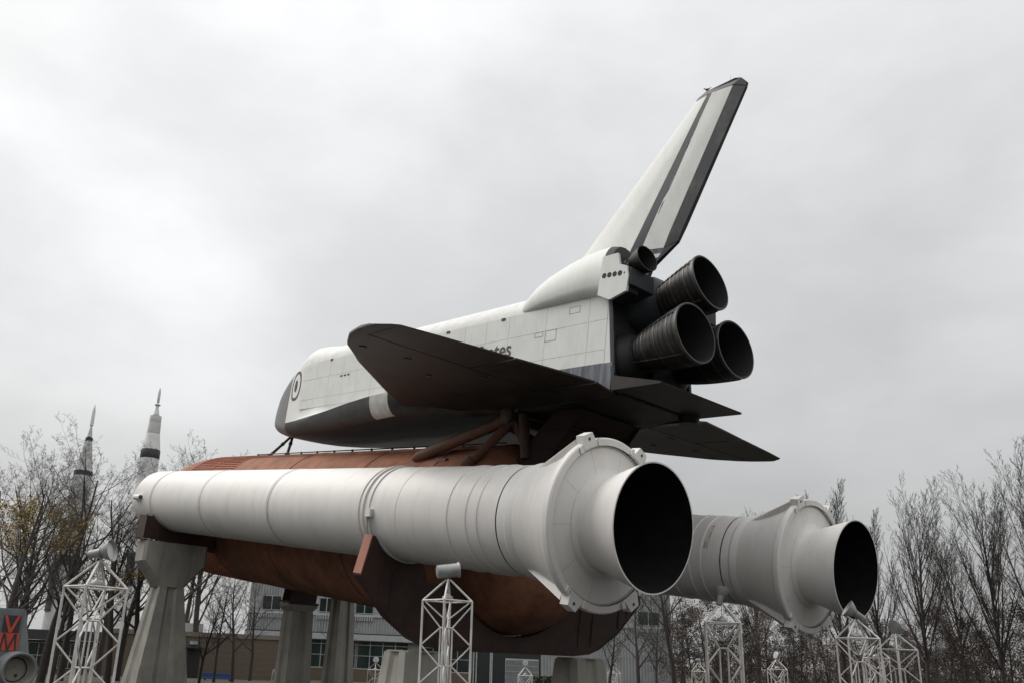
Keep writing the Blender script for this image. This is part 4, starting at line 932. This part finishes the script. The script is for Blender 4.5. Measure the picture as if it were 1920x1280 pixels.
# ================================================================== TREES
def make_tree(seed, h, spread, up, levels=4, nb=(9, 6, 5, 5), trunk_r=.16, twigs=True, fork=.0, bare=.3, lens=(.48, .42, .36, .45), wf=1.0, rmin=.0048):
    """returns (trunk/limb geometry, twig geometry, tip points) for a bare deciduous tree"""
    R = random.Random(seed); wood = G(); tw = G(); tips = []
    def limb(p, d, L_, r, lev):
        segs = 7 if lev == 0 else 5 if lev == 1 else 4 if lev == 2 else 3 if lev == 3 else 2
        pts = [(p.copy(), r)]; d = d.normalized(); q = p.copy(); wob = (.05 if lev == 0 else .09 if lev == 1 else .08) * wf
        for k in range(segs):
            d = (d + Vector((R.gauss(0, wob), R.gauss(0, wob), R.gauss(0, wob * .6) + ((up * .10 if lev < 2 else up * .05) if lev else .02)))).normalized()
            q = q + d * (L_ / segs); rr = r * (1 - (k + 1) / segs * (.80 if lev else .85)); pts.append((q.copy(), max(rr, rmin)))
        G_ = wood if lev < 2 else tw; sides = (8, 5, 3, 3, 3)[min(lev, 4)]
        for (a, ra), (b, rb) in zip(pts[:-1], pts[1:]): G_.tube(a, b, ra, rb, sides, caps=False)
        if lev >= 2: tips.append(pts[-1][0])
        if lev + 1 < levels + 1:
            n_ = nb[min(lev, len(nb) - 1)]
            if lev >= levels: return
            for k in range(n_):
                t = (bare + (1 - bare) * (k + R.random() * .8) / n_) if lev == 0 else (.2 + .8 * (k + R.random() * .8) / n_)
                t = min(.99, t); i = min(segs - 1, int(t * segs)); f = t * segs - i
                a, ra = pts[i]; b, rb = pts[i + 1]; o_ = a.lerp(b, f); axd = (b - a).normalized()
                ph = R.random() * 2 * pi; sd = axd.orthogonal().normalized(); sd.rotate(Matrix.Rotation(ph, 3, axd))
                ang = radians(R.uniform(28, 58)) * spread
                nd = axd * cos(ang) + sd * sin(ang)
                ll = L_ * lens[min(lev, 3)] * R.uniform(.7, 1.2) * (1.25 - .65 * t if lev == 0 else 1.1 - .5 * t)
                limb(o_, nd, ll, (ra + (rb - ra) * f) * R.uniform(.42, .62), lev + 1)
    limb(Vector((0, 0, 0)), Vector((0, 0, 1)), h, trunk_r, 0)
    return wood, tw, tips
PT = {}; TOP = {}
def proto_tree(key, mb, **k):
    wood, tw, tips = make_tree(**k)
    mw = wood.build('trunk', mb, None, 60); mt = tw.build('crown', M_TWIG if key[0] != 'R' else M_BARK2, None)
    PT[key] = [(mw.data, 'trunk'), (mt.data, 'crown')]; TOP[key] = sorted(v.co.z for v in mt.data.vertices)[int(len(mt.data.vertices) * .995)]
    bpy.data.objects.remove(mw); bpy.data.objects.remove(mt); return tips
def leaves(key, tips, m, n, size, filt, seed=1):
    R = random.Random(seed); g = G(); tips = [t for t in tips if filt(t)]
    for k in range(n):
        c = R.choice(tips) + Vector((R.gauss(0, .18), R.gauss(0, .18), R.gauss(0, .18))); a = Vector((R.gauss(0, 1), R.gauss(0, 1), R.gauss(0, 1))).normalized() * size; b = a.orthogonal().normalized() * size * .6
        g.add([c - a, c + b, c + a, c - b], [(0, 1, 2, 3)])
    o = g.build('leaves', m, None); PT[key].append((o.data, 'leaves')); bpy.data.objects.remove(o)
# wide crowned trees (left), narrow upswept trees (right), brown leafed trees (background)
proto_tree('W1', M_BARK, seed=3, h=13, spread=1.05, up=.9, nb=(15, 8, 7, 6), trunk_r=0.26, bare=.25)
t_ = proto_tree('W2', M_BARK, seed=11, h=13, spread=.95, up=1.1, nb=(16, 8, 7, 6), trunk_r=0.234, bare=.22)
PT['W2n'] = PT['W2'][:2]; TOP['W2n'] = TOP['W2']
leaves('W2', t_, M_BUD, 3400, .085, lambda t: 8.8 < t.z < 11.8)
proto_tree('W3', M_BARK, seed=29, h=13, spread=1.2, up=.7, nb=(13, 8, 7, 6), trunk_r=0.286, bare=.3)
t_ = proto_tree('W4', M_BARK, seed=41, h=13, spread=1.0, up=1.0, nb=(14, 8, 7, 6), trunk_r=0.221, bare=.2)
PT['W4n'] = PT['W4'][:2]; TOP['W4n'] = TOP['W4']
leaves('W4', t_, M_BUD, 1100, .07, lambda t: 4.5 < t.z < 7.5 and t.x > -1)
proto_tree('R1', M_BARK2, seed=5, h=13, spread=0.56, up=1.0, nb=(34, 13, 6, 3), trunk_r=.18, bare=.28, lens=(.58, .30, .36, .4), wf=.35, rmin=.0062)
proto_tree('R2', M_BARK2, seed=17, h=13, spread=0.5, up=1.0, nb=(34, 13, 6, 3), trunk_r=.18, bare=.28, lens=(.58, .30, .36, .4), wf=.35, rmin=.0062)
proto_tree('R3', M_BARK2, seed=23, h=13, spread=0.62, up=1.0, nb=(34, 13, 6, 3), trunk_r=.18, bare=.28, lens=(.58, .30, .36, .4), wf=.35, rmin=.0062)
t_ = proto_tree('B1', M_BARK2, seed=51, h=9, spread=1.25, up=.4, nb=(16, 8, 6, 3), trunk_r=.14, bare=.1, lens=(.42, .45, .45, .5))
leaves('B1', t_, M_LEAFB, 3600, .085, lambda t: True)
t_ = proto_tree('B2', M_BARK2, seed=61, h=9, spread=1.15, up=.5, nb=(15, 8, 6, 3), trunk_r=.15, bare=.12, lens=(.46, .45, .45, .5))
leaves('B2', t_, M_LEAFB, 3200, .085, lambda t: True)
def tree(key, x, y, h, rz, label, group, cat='tree', name='bare_tree', base=13.0):
    e = bpy.data.objects.new(name, None); COL.objects.link(e); z = gh(x, y) - .1
    e.location = (x, y, z); s = (h - z) / TOP[key]; e.scale = (s, s, s); e.rotation_euler = (0, 0, rz); tag(e, label, cat, group)
    for me, nm in PT[key]:
        o = bpy.data.objects.new(nm, me); COL.objects.link(o); o.parent = e
    return e
def ray_xy(px, D, py=1200):                       # horizontal position at distance D along a bearing (used once to lay out the planting)
    d = FW * 1538.9 + RT * (px - 856.26) - UP * (py - 756.05); L_ = math.hypot(d.x, d.y); return CAMP.x + d.x / L_ * D, CAMP.y + d.y / L_ * D, CAMP.z + d.z / L_ * D
LG = 'bare winter trees on the left'
def T_(key, px, topy, D, label, group='bare trees', py=1180, name='bare_tree', base=13.0, rz=None):
    if group == LG: topy -= 18
    x, y, _ = ray_xy(px, D, py); h = ray_xy(px, D, topy)[2]
    tree(key, x, y, h, rnd.uniform(0, 6.28) if rz is None else rz, label, group, name=name, base=base)
LG = 'bare winter trees on the left'
T_('W1', 8, 815, 46, 'bare grey tree cut by the left picture edge', LG)
T_('W2', 52, 835, 52, 'tree with yellow green buds in its crown, above the ribbed exhibit', LG)
T_('W3', 92, 800, 60, 'thick trunked bare tree between the budding tree and the grey rocket', LG)
T_('W4', 128, 812, 66, 'bare tree in front of the grey rocket, a few buds on its right side', LG)
T_('W1', 232, 842, 70, 'bare tree left of the near concrete pier, crown before the black banded rocket', LG, rz=1.1)
T_('W3', 258, 905, 64, 'slender bare tree touching the left edge of the near concrete pier', LG, rz=2.2)
T_('W2n', 372, 826, 98, 'bare tree whose top shows above the near booster front', LG, rz=.4)
T_('W4n', 412, 1060, 75, 'small bare tree right of the near concrete pier', LG)
T_('W1', 446, 1040, 78, 'dark bare tree at the left corner of the pale metal building', LG, rz=3.0)
T_('W3', 478, 1075, 88, 'bare tree standing before the first upstairs window', LG)
T_('W4n', -30, 840, 58, 'bare tree mostly outside the left edge', LG)
T_('W3', 22, 880, 80, 'distant bare tree low at far left', LG, rz=5)
T_('W1', 655, 1120, 92, 'thin bare tree before the office windows, between the slim piers and centre tower', LG)
for k, (key, px, ty, D, lb) in enumerate([('W3', 30, 850, 64, 'second bare tree from the left picture edge'), 
        ('W2n', 196, 868, 84, 'bare tree between the two rockets'), ('W3', 215, 900, 60, 'bare tree behind the far left light tower lamp'), ('W1', 300, 850, 92, 'bare tree rising behind the front tip of the near booster'), ('W4n', 345, 862, 104, 'bare treetop above the near booster, left of the orange tank tip'),
        ('W2n', 110, 900, 50, 'low bare tree left of the far left light tower'), ('W1', 385, 1080, 62, 'small bare tree tight against the right side of the near concrete pier')]):
    T_(key, px, ty, D, lb, LG)
RG_ = 'upswept bare trees on the right'
T_('R2', 1585, 905, 78, 'narrow bare tree above the farther nozzle', RG_, py=1250)
T_('R1', 1738, 893, 52, 'tall upswept bare tree right of the farther nozzle', RG_, py=1270)
T_('R3', 1880, 893, 50, 'second upswept bare tree near the right edge', RG_, py=1270)
T_('R1', 1975, 825, 46, 'upswept bare tree cut by the right picture edge', RG_, py=1270, rz=2.4)
T_('R2', 1660, 960, 84, 'fainter bare tree directly behind the farther nozzle mouth', RG_, py=1260, rz=1.0)
T_('R3', 1815, 990, 90, 'distant bare tree between the two tall upswept trees', RG_, py=1260, rz=4.0)
T_('R2', 1420, 955, 110, 'faint bare treetop peeping over the farther booster', RG_, py=1250, rz=3)
MG = 'bare trees beyond the brown cradle'
T_('W3', 1140, 1110, 70, 'dark bare tree right of the lower concrete pier', MG)
T_('W1', 1197, 1040, 66, 'dark trunked bare tree before the right end of the pale building', MG, rz=2)
T_('W3', 1262, 980, 62, 'thick bare trunk between pale building and bowl lamp tower', MG, rz=1)
T_('W4n', 1228, 1090, 80, 'spreading bare tree near the right wall of the pale building', MG)
BG = 'brown leafed trees in the far wood'
for k, (px, ty, D) in enumerate([(1275, 1090, 92), (1330, 1075, 96), (1385, 1085, 90), (1440, 1100, 95), (1500, 1105, 88), (1555, 1110, 98), (1610, 1112, 86), (1665, 1125, 94), (1720, 1105, 88), (1775, 1100, 98), (1835, 1108, 90), (1890, 1100, 96), (1950, 1090, 92),
                     (1300, 1100, 112), (1420, 1100, 114), (1530, 1108, 116), (1640, 1115, 114), (1750, 1112, 116), (1860, 1108, 114), (1480, 1130, 80), (1590, 1135, 78), (1700, 1140, 80), (1800, 1140, 82), (1350, 1130, 84)]):
    T_(('B1', 'B2')[k % 2], px, ty + 28, D, 'brown leafed tree among others in the dark wood at the lower right', BG, py=1250, name='leafy_tree', base=9.0)
# the park's trees go on all round the plaza behind the viewpoint
for k in range(54):
    a_ = radians(168 + k * 4.3); D = 46 + 9 * ((k * 7) % 5) / 5; x = 12 + cos(a_) * D; y = -14 + sin(a_) * D
    if math.hypot(x - CAMP.x, y - CAMP.y) < 9 or (Vector((x, y, 0)) - Vector((CAMP.x, CAMP.y, 0))).normalized().dot(Vector((FW.x, FW.y, 0)).normalized()) > .55: continue
    tree(('B1', 'B2')[k % 2], x, y, 12.5 + (k * 5 % 7) * .5, k * 1.3, 'brown leafed tree at the edge of the plaza behind the viewpoint', 'brown leafed trees round the plaza', name='leafy_tree')
# the wood behind them reads as one mass of trunks, twigs and dead leaves
R = random.Random(9); g = G()
for k in range(220):
    px = R.uniform(1262, 2150); D = R.uniform(118, 150); x, y, _ = ray_xy(px, D, 1250); z = gh(x, y); h = R.uniform(5.0, 8.5)
    lx, ly = R.gauss(0, .4), R.gauss(0, .4); g.tube((x, y, z), (x + lx, y + ly, z + h), R.uniform(.06, .16), .02, 4, caps=False)
    for j in range(9):
        t = R.uniform(.15, .95); a = R.uniform(0, 6.28); l_ = R.uniform(.8, 2.6) * (1.1 - t * .6); b = Vector((x + lx * t, y + ly * t, z + h * t)); e_ = b + Vector((cos(a) * l_, sin(a) * l_, l_ * .7)); g.tube(b, e_, .03, .012, 3, caps=False)
        for q in range(5):
            c = b.lerp(e_, R.random()) + Vector((R.gauss(0, .35), R.gauss(0, .35), R.gauss(0, .35))); a_ = Vector((R.gauss(0, 1), R.gauss(0, 1), R.gauss(0, 1))).normalized() * .20; b_ = a_.orthogonal().normalized() * .13
            g.add([c - a_, c + b_, c + a_, c - b_], [(0, 1, 2, 3)])
tag(g.build('far_wood', M_LEAFB), 'dark brown wood far behind the farther booster nozzle', 'wood', kind='stuff')
# low hedge by the entrance
x, y, z = ray_xy(1030, 90, 1276); R = random.Random(4); g = G()
for k in range(900):
    c = Vector((x + R.uniform(-2.2, 2.2), y + R.uniform(-1, 1), gh(x, y) + R.uniform(0, 1.5))); a = Vector((R.gauss(0, 1), R.gauss(0, 1), R.gauss(0, 1))).normalized() * .16; b = a.orthogonal().normalized() * .1
    g.add([c - a, c + b, c + a, c - b], [(0, 1, 2, 3)])
tag(g.build('hedge', M_HEDGE), 'low dark hedge beside the dark entrance of the pale building', 'hedge')
# grass blades are below the resolution here; dead leaves scattered near the brick building
for o in list(COL.objects):
    if o.type == 'EMPTY' and o.parent is None and 'label' not in o: print('UNLABELLED', o.name)
